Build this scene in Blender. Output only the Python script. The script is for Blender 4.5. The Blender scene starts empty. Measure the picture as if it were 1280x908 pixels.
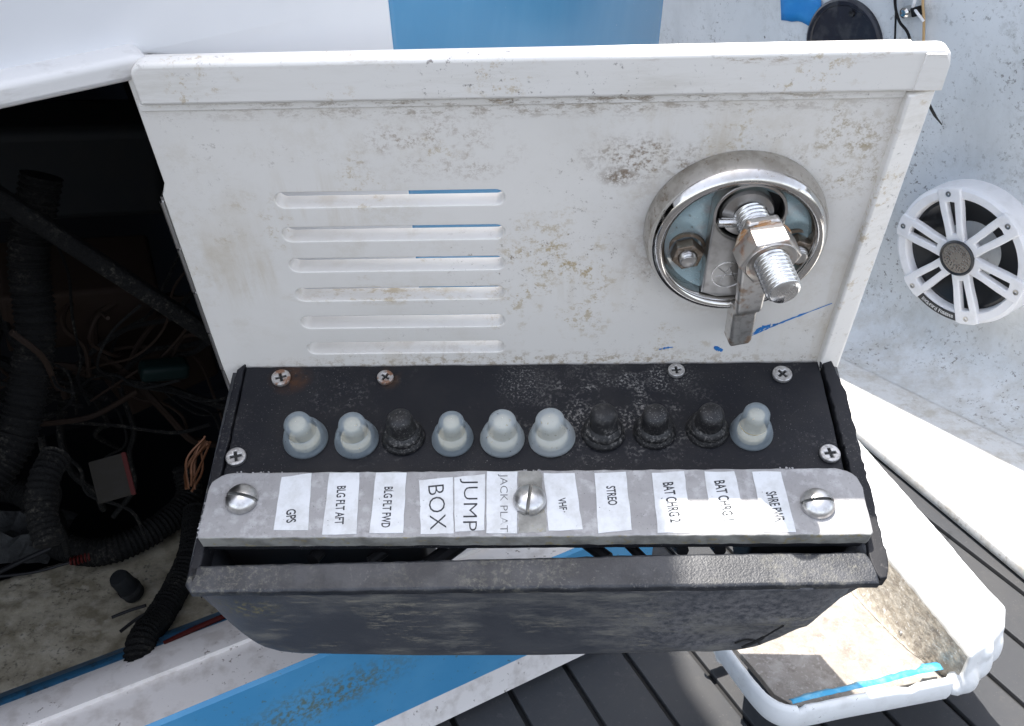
import bpy, bmesh, math, random
from mathutils import Vector, Matrix

# ------------------------------------------------------------------ camera, world, sun, exposure
scene = bpy.context.scene
C = scene.collection
cam_data = bpy.data.cameras.new('camera')
cam = bpy.data.objects.new('camera', cam_data)
C.objects.link(cam)
cam.location = (0.0, 0.0, 0.41)
cam.rotation_euler = (math.radians(90 - 29.4), 0, 0)
cam_data.sensor_width = 36
cam_data.lens = 33.61
cam_data.clip_start = 0.01
cam_data.clip_end = 200
scene.camera = cam

SUN_TO = Vector((-0.185, 0.147, 1.0)).normalized()        # towards the sun
world = bpy.data.worlds.new('World')
scene.world = world
world.use_nodes = True
wn = world.node_tree.nodes
sky = wn.new('ShaderNodeTexSky')
sky.sky_type = 'NISHITA'
sky.sun_disc = False
sky.sun_elevation = math.asin(SUN_TO.z)
sky.sun_rotation = math.atan2(SUN_TO.x, SUN_TO.y)
sky.air_density = 0.7
sky.dust_density = 1.6
sky.ozone_density = 0.0
wn['Background'].inputs['Strength'].default_value = 0.15
hs = wn.new('ShaderNodeHueSaturation')                    # a hazy, whitish summer sky
hs.inputs['Saturation'].default_value = 0.45
world.node_tree.links.new(sky.outputs[0], hs.inputs['Color'])
world.node_tree.links.new(hs.outputs[0], wn['Background'].inputs[0])

sun_data = bpy.data.lights.new('sun', 'SUN')
sun_data.energy = 2.8
sun_data.angle = math.radians(0.53)
sun_data.color = (1.0, 0.955, 0.89)
sun = bpy.data.objects.new('sun', sun_data)
C.objects.link(sun)
sun.rotation_euler = SUN_TO.to_track_quat('Z', 'Y').to_euler()

vs = scene.view_settings
vs.view_transform = 'Standard'
vs.look = 'None'
vs.gamma = 1.0
vs.exposure = 1.85
vs.use_curve_mapping = False
scene.cycles.max_bounces = 10
scene.cycles.transmission_bounces = 8
scene.cycles.caustics_reflective = False
scene.cycles.caustics_refractive = False

R = random.Random(7)
PI = math.pi

# ------------------------------------------------------------------ materials
def mat(name, base, rough=0.5, metal=0.0, layers=(), bump=(), spec=0.5, rough_noise=None, **kw):
    m = bpy.data.materials.new(name)
    m.use_nodes = True
    nt = m.node_tree
    N, L = nt.nodes, nt.links
    b = N['Principled BSDF']
    tc = N.new('ShaderNodeTexCoord')

    def noise(scale, detail=3.0, stretch=None, offs=0.0, nrough=0.55):
        n = N.new('ShaderNodeTexNoise')
        n.inputs['Scale'].default_value = scale
        n.inputs['Detail'].default_value = detail
        n.inputs['Roughness'].default_value = nrough
        mp = N.new('ShaderNodeMapping')
        mp.inputs['Scale'].default_value = stretch or (1, 1, 1)
        mp.inputs['Location'].default_value = (offs, offs * 0.7, offs * 0.3)
        L.new(tc.outputs['Object'], mp.inputs[0])
        L.new(mp.outputs[0], n.inputs['Vector'])
        return n.outputs[0]

    def rng(v, lo, hi, amt=1.0):
        r = N.new('ShaderNodeMapRange')
        r.inputs['From Min'].default_value = lo
        r.inputs['From Max'].default_value = hi
        r.inputs['To Max'].default_value = amt
        L.new(v, r.inputs['Value'])
        return r.outputs[0]

    def mul(a, c):
        x = N.new('ShaderNodeMath')
        x.operation = 'MULTIPLY'
        L.new(a, x.inputs[0])
        L.new(c, x.inputs[1])
        return x.outputs[0]

    def zone(z):                                          # soft ellipsoid in object space: (x, y, z, rx, ry, rz)
        mp = N.new('ShaderNodeMapping')
        mp.vector_type = 'POINT'
        mp.inputs['Location'].default_value = (-z[0] / z[3], -z[1] / z[4], -z[2] / z[5])
        mp.inputs['Scale'].default_value = (1 / z[3], 1 / z[4], 1 / z[5])
        L.new(tc.outputs['Object'], mp.inputs[0])
        ln = N.new('ShaderNodeVectorMath')
        ln.operation = 'LENGTH'
        L.new(mp.outputs[0], ln.inputs[0])
        return rng(ln.outputs['Value'], 1.0, 0.35)

    col = None
    rgh = None
    for i, l in enumerate(layers):
        v = rng(noise(l['scale'], l.get('detail', 4), l.get('stretch'), 3.1 * i + l.get('offs', 0), l.get('nrough', 0.6)), l['lo'], l['hi'], l.get('amt', 1.0))
        if 'mask' in l:
            s, lo, hi = l['mask']
            v = mul(v, rng(noise(s, 3, l.get('mstretch'), 7.7 * i + 1.3), lo, hi))
        if 'zone' in l:
            v = mul(v, zone(l['zone']))
        mx = N.new('ShaderNodeMix')
        mx.data_type = 'RGBA'
        L.new(v, mx.inputs[0])
        if col is None:
            mx.inputs[6].default_value = (*base, 1)
        else:
            L.new(col, mx.inputs[6])
        mx.inputs[7].default_value = (*l['color'], 1)
        col = mx.outputs[2]
        if 'rough' in l:
            mr = N.new('ShaderNodeMix')
            L.new(v, mr.inputs[0])
            if rgh is None:
                mr.inputs[2].default_value = rough
            else:
                L.new(rgh, mr.inputs[2])
            mr.inputs[3].default_value = l['rough']
            rgh = mr.outputs[0]
    if col is None:
        b.inputs['Base Color'].default_value = (*base, 1)
    else:
        L.new(col, b.inputs['Base Color'])
    if rough_noise and rgh is None:
        s, a, c = rough_noise
        r = N.new('ShaderNodeMapRange')
        r.inputs['From Min'].default_value = 0.3
        r.inputs['From Max'].default_value = 0.7
        r.inputs['To Min'].default_value = a
        r.inputs['To Max'].default_value = c
        L.new(noise(s, 5, None, 11.0), r.inputs['Value'])
        rgh = r.outputs[0]
    if rgh is None:
        b.inputs['Roughness'].default_value = rough
    else:
        L.new(rgh, b.inputs['Roughness'])
    b.inputs['Metallic'].default_value = metal
    b.inputs['Specular IOR Level'].default_value = spec
    for k, v in kw.items():
        b.inputs[k.replace('_', ' ')].default_value = v
    prev = None
    for (s, st, dist, *rest) in bump:
        bp = N.new('ShaderNodeBump')
        bp.inputs['Strength'].default_value = st
        bp.inputs['Distance'].default_value = dist
        L.new(noise(s, 4, rest[0] if rest else None, 5.0), bp.inputs['Height'])
        if prev is not None:
            L.new(prev, bp.inputs['Normal'])
        prev = bp.outputs[0]
    if prev is not None:
        L.new(prev, b.inputs['Normal'])
    return m

M = {}
BROWN = (0.20, 0.13, 0.07)
GREYD = (0.16, 0.145, 0.125)
M['door_white'] = mat('door_white', (0.80, 0.765, 0.715), 0.42, layers=[
    dict(color=(0.66, 0.63, 0.58), scale=11, lo=0.45, hi=0.70, amt=0.35, detail=6),
    dict(color=(0.56, 0.49, 0.38), scale=60, lo=0.48, hi=0.62, amt=0.35, detail=9, nrough=0.8, mask=(12, 0.48, 0.64), rough=0.6),
    dict(color=(0.17, 0.115, 0.065), scale=230, lo=0.585, hi=0.62, amt=0.85, detail=8, nrough=0.85, mask=(10, 0.48, 0.62), rough=0.8),
    dict(color=(0.40, 0.28, 0.10), scale=170, lo=0.53, hi=0.60, amt=0.55, detail=9, nrough=0.85, mask=(30, 0.56, 0.66), rough=0.8),
    dict(color=(0.22, 0.15, 0.09), scale=300, lo=0.49, hi=0.56, amt=0.85, detail=9, nrough=0.85, mask=(60, 0.40, 0.60), zone=(0.046, 0.118, 0, 0.036, 0.015, 0.1)),
    dict(color=(0.16, 0.10, 0.05), scale=300, lo=0.46, hi=0.52, amt=0.8, detail=9, nrough=0.85, zone=(0.034, 0.110, 0, 0.010, 0.006, 0.1)),
    dict(color=(0.27, 0.18, 0.10), scale=300, lo=0.49, hi=0.57, amt=0.8, detail=9, nrough=0.85, mask=(60, 0.42, 0.60), zone=(-0.040, 0.124, 0, 0.040, 0.020, 0.1)),
    dict(color=(0.34, 0.25, 0.12), scale=280, lo=0.49, hi=0.57, amt=0.75, detail=9, nrough=0.85, mask=(50, 0.42, 0.60), zone=(0.122, 0.116, 0, 0.032, 0.040, 0.1)),
    dict(color=(0.40, 0.28, 0.10), scale=200, lo=0.51, hi=0.57, amt=0.8, detail=8, nrough=0.8, mask=(60, 0.46, 0.60), zone=(0.010, 0.052, 0, 0.040, 0.050, 0.1)),
    dict(color=(0.40, 0.28, 0.10), scale=160, lo=0.49, hi=0.57, amt=0.75, detail=8, nrough=0.8, stretch=(0.5, 1, 1), zone=(-0.070, 0.046, 0, 0.050, 0.007, 0.1)),
    dict(color=(0.24, 0.17, 0.10), scale=240, lo=0.49, hi=0.57, amt=0.6, detail=9, nrough=0.85, stretch=(0.5, 1, 1), zone=(0.0, 0.1420, 0, 0.17, 0.0050, 0.1)),
    dict(color=(0.32, 0.23, 0.12), scale=200, lo=0.50, hi=0.58, amt=0.7, detail=8, nrough=0.8, zone=(0.0, -0.001, 0, 0.17, 0.011, 0.1)),
    dict(color=(0.55, 0.46, 0.33), scale=70, lo=0.48, hi=0.62, amt=0.35, detail=8, nrough=0.7, stretch=(1, 0.10, 1), mask=(16, 0.48, 0.64)),
    dict(color=(0.30, 0.19, 0.09), scale=150, lo=0.45, hi=0.55, amt=0.8, detail=9, nrough=0.85, mask=(55, 0.42, 0.58), zone=(0.0780, 0.0780, 0, 0.049, 0.049, 0.1)),
], bump=[(60, 0.06, 0.002), (900, 0.08, 0.0004)])
M['strip_white'] = mat('strip_white', (0.82, 0.79, 0.745), 0.38, layers=[
    dict(color=(0.62, 0.58, 0.51), scale=110, lo=0.48, hi=0.64, amt=0.5, detail=8, nrough=0.75, stretch=(0.15, 1, 1), mask=(12, 0.42, 0.62)),
    dict(color=(0.30, 0.20, 0.10), scale=240, lo=0.52, hi=0.58, amt=0.8, detail=9, nrough=0.85, stretch=(0.25, 1, 1), mask=(22, 0.46, 0.60), zone=(0.02, 0.1640, 0, 0.16, 0.0045, 0.1)),
    dict(color=(0.22, 0.16, 0.10), scale=260, lo=0.52, hi=0.58, amt=0.8, detail=9, nrough=0.85, stretch=(0.3, 1, 1), zone=(0.0, 0.1465, 0, 0.17, 0.0032, 0.1)),
    dict(color=(0.45, 0.33, 0.16), scale=220, lo=0.54, hi=0.60, amt=0.6, detail=8, nrough=0.8, mask=(35, 0.5, 0.62)),
    dict(color=(0.15, 0.12, 0.10), scale=300, lo=0.59, hi=0.63, amt=0.8, detail=7, nrough=0.8, mask=(22, 0.45, 0.6)),
], bump=[(90, 0.08, 0.001)])
M['smooth_white'] = mat('smooth_white', (0.74, 0.745, 0.76), 0.35, layers=[
    dict(color=(0.64, 0.65, 0.67), scale=9, lo=0.4, hi=0.7, amt=0.5)], bump=[(40, 0.03, 0.001)])
M['flange_white'] = mat('flange_white', (0.72, 0.70, 0.68), 0.45, layers=[
    dict(color=(0.45, 0.42, 0.38), scale=140, lo=0.55, hi=0.72, amt=0.5, stretch=(0.5, 0.5, 2))], bump=[(200, 0.1, 0.0006)])
M['hull_white'] = mat('hull_white', (0.72, 0.735, 0.745), 0.38, layers=[
    dict(color=(0.56, 0.58, 0.59), scale=6, lo=0.42, hi=0.66, amt=0.6),
    dict(color=(0.47, 0.48, 0.48), scale=14, lo=0.48, hi=0.66, amt=0.5, detail=8, nrough=0.7, stretch=(1, 1, 0.45)),
    dict(color=(0.36, 0.36, 0.34), scale=120, lo=0.50, hi=0.60, amt=0.55, detail=9, nrough=0.8, mask=(11, 0.46, 0.62), rough=0.7),
    dict(color=(0.12, 0.11, 0.10), scale=200, lo=0.575, hi=0.61, amt=0.85, detail=6, nrough=0.75, mask=(13, 0.44, 0.62), rough=0.8),
    dict(color=(0.07, 0.065, 0.06), scale=90, lo=0.70, hi=0.725, amt=0.85, mask=(9, 0.42, 0.55), rough=0.8),
    dict(color=(0.40, 0.36, 0.29), scale=40, lo=0.42, hi=0.60, amt=0.4, detail=9, nrough=0.75, zone=(0, 0, -0.080, 9, 9, 0.085), rough=0.7),
], bump=[(35, 0.06, 0.002), (400, 0.06, 0.0006)])
M['ledge_white'] = mat('ledge_white', (0.71, 0.71, 0.70), 0.5, layers=[
    dict(color=(0.46, 0.42, 0.35), scale=40, lo=0.46, hi=0.62, amt=0.7, detail=9, nrough=0.75),
    dict(color=(0.26, 0.22, 0.16), scale=160, lo=0.53, hi=0.61, amt=0.7, detail=9, nrough=0.8, mask=(24, 0.45, 0.62), rough=0.8),
], bump=[(240, 0.15, 0.0008)])
M['blue'] = mat('blue_gelcoat', (0.070, 0.245, 0.43), 0.20, layers=[
    dict(color=(0.11, 0.31, 0.50), scale=16, lo=0.45, hi=0.7, amt=0.5, stretch=(1, 1, 0.4)),
    dict(color=(0.04, 0.08, 0.12), scale=260, lo=0.68, hi=0.71, amt=0.9, mask=(14, 0.5, 0.62), rough=0.8)],
    bump=[(14, 0.04, 0.004)])
ALG = (-0.1097, 0.3830, -0.0230)
M['sill_blue'] = mat('sill_blue', (0.06, 0.26, 0.48), 0.3, layers=[
    dict(color=(0.10, 0.32, 0.54), scale=30, lo=0.45, hi=0.7, amt=0.5),
    dict(color=(0.10, 0.115, 0.05), scale=330, lo=0.44, hi=0.60, amt=0.8, zone=(*ALG, 0.075, 0.055, 0.020), rough=0.9),
    dict(color=(0.10, 0.115, 0.05), scale=300, lo=0.64, hi=0.70, amt=0.6, rough=0.9)], bump=[(60, 0.06, 0.002)])
M['trim_blue'] = mat('trim_blue', (0.022, 0.10, 0.19), 0.5, layers=[
    dict(color=(0.02, 0.02, 0.02), scale=120, lo=0.5, hi=0.62, amt=0.8, detail=8, nrough=0.75)])
M['sill_white'] = mat('sill_white', (0.66, 0.63, 0.61), 0.5, layers=[
    dict(color=(0.42, 0.38, 0.35), scale=70, lo=0.50, hi=0.66, amt=0.6),
    dict(color=(0.12, 0.09, 0.07), scale=300, lo=0.63, hi=0.68, amt=0.8, mask=(40, 0.45, 0.6))], bump=[(160, 0.15, 0.001)])
M['eva'] = mat('deck_foam', (0.038, 0.040, 0.045), 0.75, layers=[
    dict(color=(0.050, 0.050, 0.052), scale=14, lo=0.42, hi=0.62, amt=0.8, detail=8, nrough=0.7),
    dict(color=(0.085, 0.082, 0.078), scale=160, lo=0.54, hi=0.62, amt=0.5, detail=9, nrough=0.8, mask=(18, 0.46, 0.62)),
    dict(color=(0.10, 0.098, 0.095), scale=420, lo=0.64, hi=0.72, amt=0.5)], bump=[(2600, 0.25, 0.0003)])
M['groove'] = mat('deck_groove', (0.012, 0.012, 0.013), 0.7)
M['black'] = mat('black_plastic', (0.009, 0.0095, 0.013), 0.55, spec=0.3, layers=[
    dict(color=(0.019, 0.0185, 0.020), scale=40, lo=0.45, hi=0.7, amt=0.7),
    dict(color=(0.15, 0.14, 0.135), scale=520, lo=0.55, hi=0.68, amt=0.42, mask=(30, 0.53, 0.66), rough=0.85),
    dict(color=(0.33, 0.315, 0.30), scale=1300, lo=0.645, hi=0.69, amt=0.8, mask=(16, 0.42, 0.62), rough=0.85),
    dict(color=(0.27, 0.255, 0.24), scale=620, lo=0.50, hi=0.62, amt=0.75, zone=(0.035, -0.030, 0, 0.055, 0.034, 0.02), mask=(75, 0.47, 0.58), rough=0.9),
    dict(color=(0.26, 0.25, 0.24), scale=900, lo=0.52, hi=0.62, amt=0.8, zone=(0.052, -0.012, 0, 0.030, 0.016, 0.02), mask=(90, 0.46, 0.58), rough=0.9),
    dict(color=(0.24, 0.23, 0.22), scale=900, lo=0.54, hi=0.63, amt=0.7, zone=(-0.008, -0.012, 0, 0.014, 0.016, 0.02), rough=0.9),
    dict(color=(0.085, 0.036, 0.014), scale=160, lo=0.35, hi=0.65, amt=0.75, zone=(-0.121, -0.008, 0, 0.012, 0.011, 0.02), rough=0.8),
    dict(color=(0.085, 0.040, 0.016), scale=160, lo=0.35, hi=0.65, amt=0.7, zone=(-0.072, -0.008, 0, 0.007, 0.008, 0.02), rough=0.8),
], bump=[(300, 0.10, 0.0006), (1500, 0.12, 0.0003)])
M['black_worn_painted_sheen'] = mat('black_plastic_worn_painted_sheen', (0.048, 0.052, 0.062), 0.50, layers=[
    dict(color=(0.075, 0.078, 0.086), scale=30, lo=0.42, hi=0.62, amt=0.8),
    dict(color=(0.19, 0.185, 0.19), scale=300, lo=0.40, hi=0.60, amt=0.9, detail=7, nrough=0.75, zone=(0.095, -0.117, -0.040, 0.085, 0.05, 0.060)),  # reflected light painted over the right of the front wall
    dict(color=(0.18, 0.175, 0.160), scale=80, lo=0.45, hi=0.58, amt=0.85, detail=9, nrough=0.8, stretch=(0.35, 1, 1.3), mask=(20, 0.44, 0.58), rough=0.85),
    dict(color=(0.26, 0.24, 0.19), scale=190, lo=0.53, hi=0.60, amt=0.7, detail=8, nrough=0.8, stretch=(0.35, 1, 1.2), mask=(28, 0.46, 0.60), rough=0.85),
    dict(color=(0.24, 0.21, 0.10), scale=300, lo=0.5, hi=0.58, amt=0.6, detail=8, nrough=0.8, zone=(-0.13, -0.117, -0.022, 0.02, 0.02, 0.012), rough=0.9),
    dict(color=(0.22, 0.21, 0.20), scale=420, lo=0.57, hi=0.63, amt=0.5, detail=9, nrough=0.8, mask=(14, 0.44, 0.60), rough=0.85),
], bump=[(1300, 0.35, 0.0005), (90, 0.10, 0.001)])
M['lip'] = mat('black_lip_worn', (0.013, 0.015, 0.020), 0.42, layers=[
    dict(color=(0.045, 0.047, 0.053), scale=60, lo=0.42, hi=0.62, amt=0.8),
    dict(color=(0.20, 0.19, 0.15), scale=300, lo=0.50, hi=0.60, amt=0.6, detail=9, nrough=0.85, mask=(22, 0.46, 0.62), rough=0.7),
    dict(color=(0.22, 0.21, 0.19), scale=500, lo=0.56, hi=0.62, amt=0.5, detail=9, nrough=0.8, mask=(30, 0.44, 0.60), rough=0.7),
], bump=[(1100, 0.4, 0.0005)])
M['aluminium'] = mat('oxidised_aluminium', (0.32, 0.313, 0.312), 0.62, 0.12, layers=[
    dict(color=(0.27, 0.262, 0.262), scale=70, lo=0.42, hi=0.62, amt=0.8),
    dict(color=(0.47, 0.465, 0.47), scale=150, lo=0.50, hi=0.66, amt=0.7),
    dict(color=(0.20, 0.195, 0.195), scale=420, lo=0.54, hi=0.64, amt=0.6, detail=8, nrough=0.8),
    dict(color=(0.04, 0.04, 0.04), scale=800, lo=0.69, hi=0.72, amt=0.8)],
    bump=[(420, 0.25, 0.0006), (60, 0.15, 0.001)])
M['bar_edge'] = mat('bar_edge_dirty', (0.33, 0.325, 0.30), 0.6, 0.2, layers=[
    dict(color=(0.17, 0.165, 0.15), scale=90, lo=0.40, hi=0.62, amt=0.9),
    dict(color=(0.30, 0.24, 0.09), scale=260, lo=0.58, hi=0.68, amt=0.6)], bump=[(600, 0.4, 0.0006)])
M['paper'] = mat('label_tape', (0.64, 0.655, 0.675), 0.4, layers=[
    dict(color=(0.48, 0.485, 0.48), scale=90, lo=0.44, hi=0.62, amt=0.7, detail=8, nrough=0.7),
    dict(color=(0.05, 0.05, 0.05), scale=520, lo=0.705, hi=0.72, amt=0.9)], bump=[(300, 0.12, 0.0004)])
M['ink'] = mat('label_ink', (0.022, 0.024, 0.03), 0.6, layers=[
    dict(color=(0.20, 0.21, 0.22), scale=500, lo=0.58, hi=0.70, amt=0.5)])
M['ink_worn'] = mat('label_ink_worn', (0.09, 0.095, 0.10), 0.5, layers=[
    dict(color=(0.60, 0.61, 0.62), scale=120, lo=0.46, hi=0.60, amt=0.9, zone=(-0.0157, -0.090, 0.009, 0.02, 0.012, 0.01))])
M['chrome'] = mat('chrome', (0.60, 0.585, 0.565), 0.05, 1.0, layers=[
    dict(color=(0.46, 0.43, 0.39), scale=90, lo=0.46, hi=0.62, amt=0.7, rough=0.34),
    dict(color=(0.30, 0.25, 0.20), scale=500, lo=0.62, hi=0.70, amt=0.7, rough=0.5)], bump=[(60, 0.05, 0.0008)])
M['ring_dull'] = mat('dull_ring_steel', (0.50, 0.475, 0.44), 0.36, 0.9, layers=[
    dict(color=(0.34, 0.31, 0.27), scale=110, lo=0.46, hi=0.62, amt=0.8, rough=0.5),
    dict(color=(0.22, 0.17, 0.12), scale=260, lo=0.55, hi=0.63, amt=0.7, detail=8, nrough=0.8, rough=0.7)], bump=[(300, 0.1, 0.0004)])
M['satin'] = mat('satin_steel', (0.50, 0.49, 0.475), 0.30, 1.0, layers=[
    dict(color=(0.36, 0.34, 0.32), scale=150, lo=0.46, hi=0.68, amt=0.7, rough=0.45)], bump=[(500, 0.08, 0.0003)])
M['thread'] = mat('thread_steel', (0.66, 0.655, 0.645), 0.24, 1.0, layers=[
    dict(color=(0.42, 0.40, 0.38), scale=220, lo=0.48, hi=0.70, amt=0.7, rough=0.4)])
M['rusty_steel'] = mat('rusty_steel', (0.50, 0.475, 0.45), 0.38, 1.0, layers=[
    dict(color=(0.34, 0.14, 0.05), scale=130, lo=0.50, hi=0.66, amt=0.8, rough=0.7)], bump=[(300, 0.1, 0.0003)])
M['rust_ring'] = mat('rust_stain', (0.38, 0.20, 0.09), 0.6, 0.5, layers=[
    dict(color=(0.62, 0.56, 0.46), scale=260, lo=0.45, hi=0.62, amt=0.8)])
M['brown_nut'] = mat('tarnished_nut', (0.20, 0.155, 0.115), 0.45, 0.7, layers=[
    dict(color=(0.42, 0.37, 0.32), scale=280, lo=0.52, hi=0.66, amt=0.8)], bump=[(500, 0.2, 0.0005)])
M['dish_blue'] = mat('dish_pale_blue', (0.50, 0.66, 0.70), 0.25, 0.4, layers=[  # pale blue over the whole dish floor, patched with grey
    dict(color=(0.52, 0.53, 0.52), scale=70, lo=0.46, hi=0.62, amt=0.9, rough=0.16),
    dict(color=(0.20, 0.18, 0.15), scale=600, lo=0.60, hi=0.68, amt=0.8, rough=0.6)])
M['arm_steel'] = mat('worn_arm_steel', (0.62, 0.60, 0.57), 0.33, 0.85, layers=[
    dict(color=(0.30, 0.18, 0.10), scale=120, lo=0.54, hi=0.64, amt=0.75, rough=0.6),
    dict(color=(0.40, 0.38, 0.35), scale=300, lo=0.5, hi=0.65, amt=0.7)])
M['dark'] = mat('dark_recess', (0.012, 0.012, 0.012), 0.5)
M['screw'] = mat('screw_steel', (0.52, 0.51, 0.50), 0.38, 0.75, layers=[
    dict(color=(0.30, 0.28, 0.26), scale=500, lo=0.48, hi=0.66, amt=0.8, rough=0.6)], bump=[(700, 0.2, 0.0003)])
M['screw_rust'] = mat('screw_rusted', (0.48, 0.46, 0.44), 0.45, 0.6, layers=[
    dict(color=(0.24, 0.10, 0.04), scale=240, lo=0.46, hi=0.60, amt=0.85, rough=0.7)])
M['slot_screw'] = mat('slotted_screw_steel', (0.62, 0.61, 0.60), 0.30, 1.0, layers=[
    dict(color=(0.40, 0.385, 0.37), scale=260, lo=0.48, hi=0.66, amt=0.8, rough=0.45)], bump=[(400, 0.2, 0.0004)])
M['silicone'] = mat('clear_silicone', (0.37, 0.435, 0.475), 0.3, layers=[
    dict(color=(0.24, 0.30, 0.34), scale=160, lo=0.5, hi=0.7, amt=0.6),
    dict(color=(0.10, 0.10, 0.10), scale=700, lo=0.69, hi=0.71, amt=0.8)],
    Alpha=0.48)
M['silicone_dusty'] = mat('dusty_silicone', (0.45, 0.50, 0.52), 0.4, layers=[
    dict(color=(0.52, 0.55, 0.56), scale=90, lo=0.45, hi=0.65, amt=0.7),
    dict(color=(0.16, 0.15, 0.14), scale=600, lo=0.64, hi=0.68, amt=0.8)],
    Alpha=0.56)
M['stud'] = mat('cream_stud', (0.74, 0.65, 0.44), 0.5)
M['rubber'] = mat('black_rubber_boot', (0.008, 0.008, 0.009), 0.5, layers=[
    dict(color=(0.30, 0.285, 0.265), scale=800, lo=0.53, hi=0.62, amt=0.75, mask=(130, 0.42, 0.56), zone=(0, 0, 0.001, 0.013, 0.013, 0.011), rough=0.9),
    dict(color=(0.22, 0.21, 0.20), scale=1500, lo=0.60, hi=0.66, amt=0.7, rough=0.9)], bump=[(900, 0.2, 0.0004)])
M['rubber_dirty'] = mat('caked_rubber_boot', (0.009, 0.009, 0.010), 0.6, layers=[
    dict(color=(0.27, 0.255, 0.24), scale=420, lo=0.50, hi=0.58, amt=0.75, detail=9, nrough=0.8, mask=(170, 0.42, 0.56), zone=(0, 0, 0.0, 0.022, 0.022, 0.020), rough=0.9)], bump=[(900, 0.35, 0.0005)])
M['spk_white'] = mat('speaker_white', (0.82, 0.81, 0.82), 0.35, layers=[
    dict(color=(0.66, 0.65, 0.64), scale=90, lo=0.5, hi=0.7, amt=0.5)])
M['cone'] = mat('speaker_cone', (0.016, 0.017, 0.019), 0.35)
M['mesh_metal'] = mat('tweeter_metal', (0.42, 0.38, 0.34), 0.4, 0.8, layers=[
    dict(color=(0.22, 0.18, 0.15), scale=300, lo=0.5, hi=0.65, amt=0.7)])
M['navy_cap'] = mat('black_cap', (0.012, 0.013, 0.022), 0.35, layers=[
    dict(color=(0.05, 0.05, 0.055), scale=110, lo=0.5, hi=0.66, amt=0.8)])
M['tape'] = mat('blue_tape', (0.012, 0.21, 0.56), 0.6, layers=[
    dict(color=(0.03, 0.28, 0.62), scale=90, lo=0.45, hi=0.7, amt=0.6)], bump=[(200, 0.2, 0.0006)])
M['tape_pale'] = mat('blue_tape_faded', (0.05, 0.36, 0.62), 0.55, layers=[
    dict(color=(0.22, 0.52, 0.68), scale=140, lo=0.45, hi=0.65, amt=0.8)], bump=[(300, 0.3, 0.0006)])
M['bin_white'] = mat('bin_white', (0.76, 0.775, 0.78), 0.4, layers=[
    dict(color=(0.58, 0.58, 0.57), scale=60, lo=0.48, hi=0.7, amt=0.6),
    dict(color=(0.16, 0.15, 0.14), scale=420, lo=0.66, hi=0.70, amt=0.8, mask=(45, 0.46, 0.6))], bump=[(160, 0.12, 0.001)])
M['bin_floor'] = mat('bin_floor_raw', (0.28, 0.25, 0.22), 0.65, layers=[
    dict(color=(0.40, 0.37, 0.34), scale=70, lo=0.44, hi=0.64, amt=0.9),
    dict(color=(0.17, 0.145, 0.12), scale=90, lo=0.48, hi=0.62, amt=0.7, detail=9, nrough=0.8),
    dict(color=(0.46, 0.43, 0.40), scale=420, lo=0.56, hi=0.66, amt=0.6)], bump=[(300, 0.3, 0.001)])
M['raw_glass'] = mat('raw_glassfibre', (0.30, 0.265, 0.215), 0.6, layers=[
    dict(color=(0.42, 0.385, 0.33), scale=240, lo=0.46, hi=0.60, amt=0.8, stretch=(1.6, 0.5, 1)),
    dict(color=(0.20, 0.17, 0.14), scale=150, lo=0.52, hi=0.66, amt=0.8),
    dict(color=(0.72, 0.70, 0.67), scale=500, lo=0.60, hi=0.68, amt=0.7)], bump=[(240, 0.6, 0.002, (1.6, 0.5, 1))])
M['locker_floor'] = mat('locker_floor_dirty', (0.30, 0.27, 0.205), 0.75, layers=[
    dict(color=(0.13, 0.11, 0.07), scale=55, lo=0.42, hi=0.62, amt=0.85),
    dict(color=(0.36, 0.33, 0.27), scale=120, lo=0.55, hi=0.68, amt=0.6),
    dict(color=(0.05, 0.045, 0.035), scale=380, lo=0.54, hi=0.66, amt=0.8, mask=(40, 0.42, 0.6))], bump=[(140, 0.4, 0.002)])
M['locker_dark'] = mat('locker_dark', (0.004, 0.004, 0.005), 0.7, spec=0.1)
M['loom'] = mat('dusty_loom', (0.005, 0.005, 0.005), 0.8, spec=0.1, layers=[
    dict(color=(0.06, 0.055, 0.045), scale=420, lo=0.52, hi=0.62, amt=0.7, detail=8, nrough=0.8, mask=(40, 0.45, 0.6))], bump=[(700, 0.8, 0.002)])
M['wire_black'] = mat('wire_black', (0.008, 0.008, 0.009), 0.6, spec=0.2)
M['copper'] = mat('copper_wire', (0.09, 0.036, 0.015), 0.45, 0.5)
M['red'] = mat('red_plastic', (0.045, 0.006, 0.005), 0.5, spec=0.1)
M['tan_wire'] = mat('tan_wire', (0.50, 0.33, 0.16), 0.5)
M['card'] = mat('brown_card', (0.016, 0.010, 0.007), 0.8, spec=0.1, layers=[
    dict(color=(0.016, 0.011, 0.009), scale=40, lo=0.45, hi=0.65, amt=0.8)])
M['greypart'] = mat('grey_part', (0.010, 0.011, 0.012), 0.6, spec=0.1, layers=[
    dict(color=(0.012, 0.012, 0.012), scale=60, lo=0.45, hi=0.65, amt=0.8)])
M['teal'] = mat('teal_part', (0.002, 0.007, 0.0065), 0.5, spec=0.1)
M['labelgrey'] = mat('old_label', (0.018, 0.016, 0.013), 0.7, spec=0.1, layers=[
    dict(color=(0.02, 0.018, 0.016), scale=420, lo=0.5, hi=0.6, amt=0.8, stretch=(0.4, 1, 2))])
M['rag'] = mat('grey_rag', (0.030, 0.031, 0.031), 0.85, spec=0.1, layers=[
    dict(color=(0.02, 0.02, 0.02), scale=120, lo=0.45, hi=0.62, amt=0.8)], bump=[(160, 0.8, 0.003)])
M['shade_hardtop'] = mat('shade_hardtop_white', (0.75, 0.75, 0.75), 0.5)
M['blue_scuff'] = mat('blue_scuff', (0.03, 0.20, 0.55), 0.6)
M['badge'] = mat('badge_black', (0.02, 0.02, 0.022), 0.4)
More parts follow.
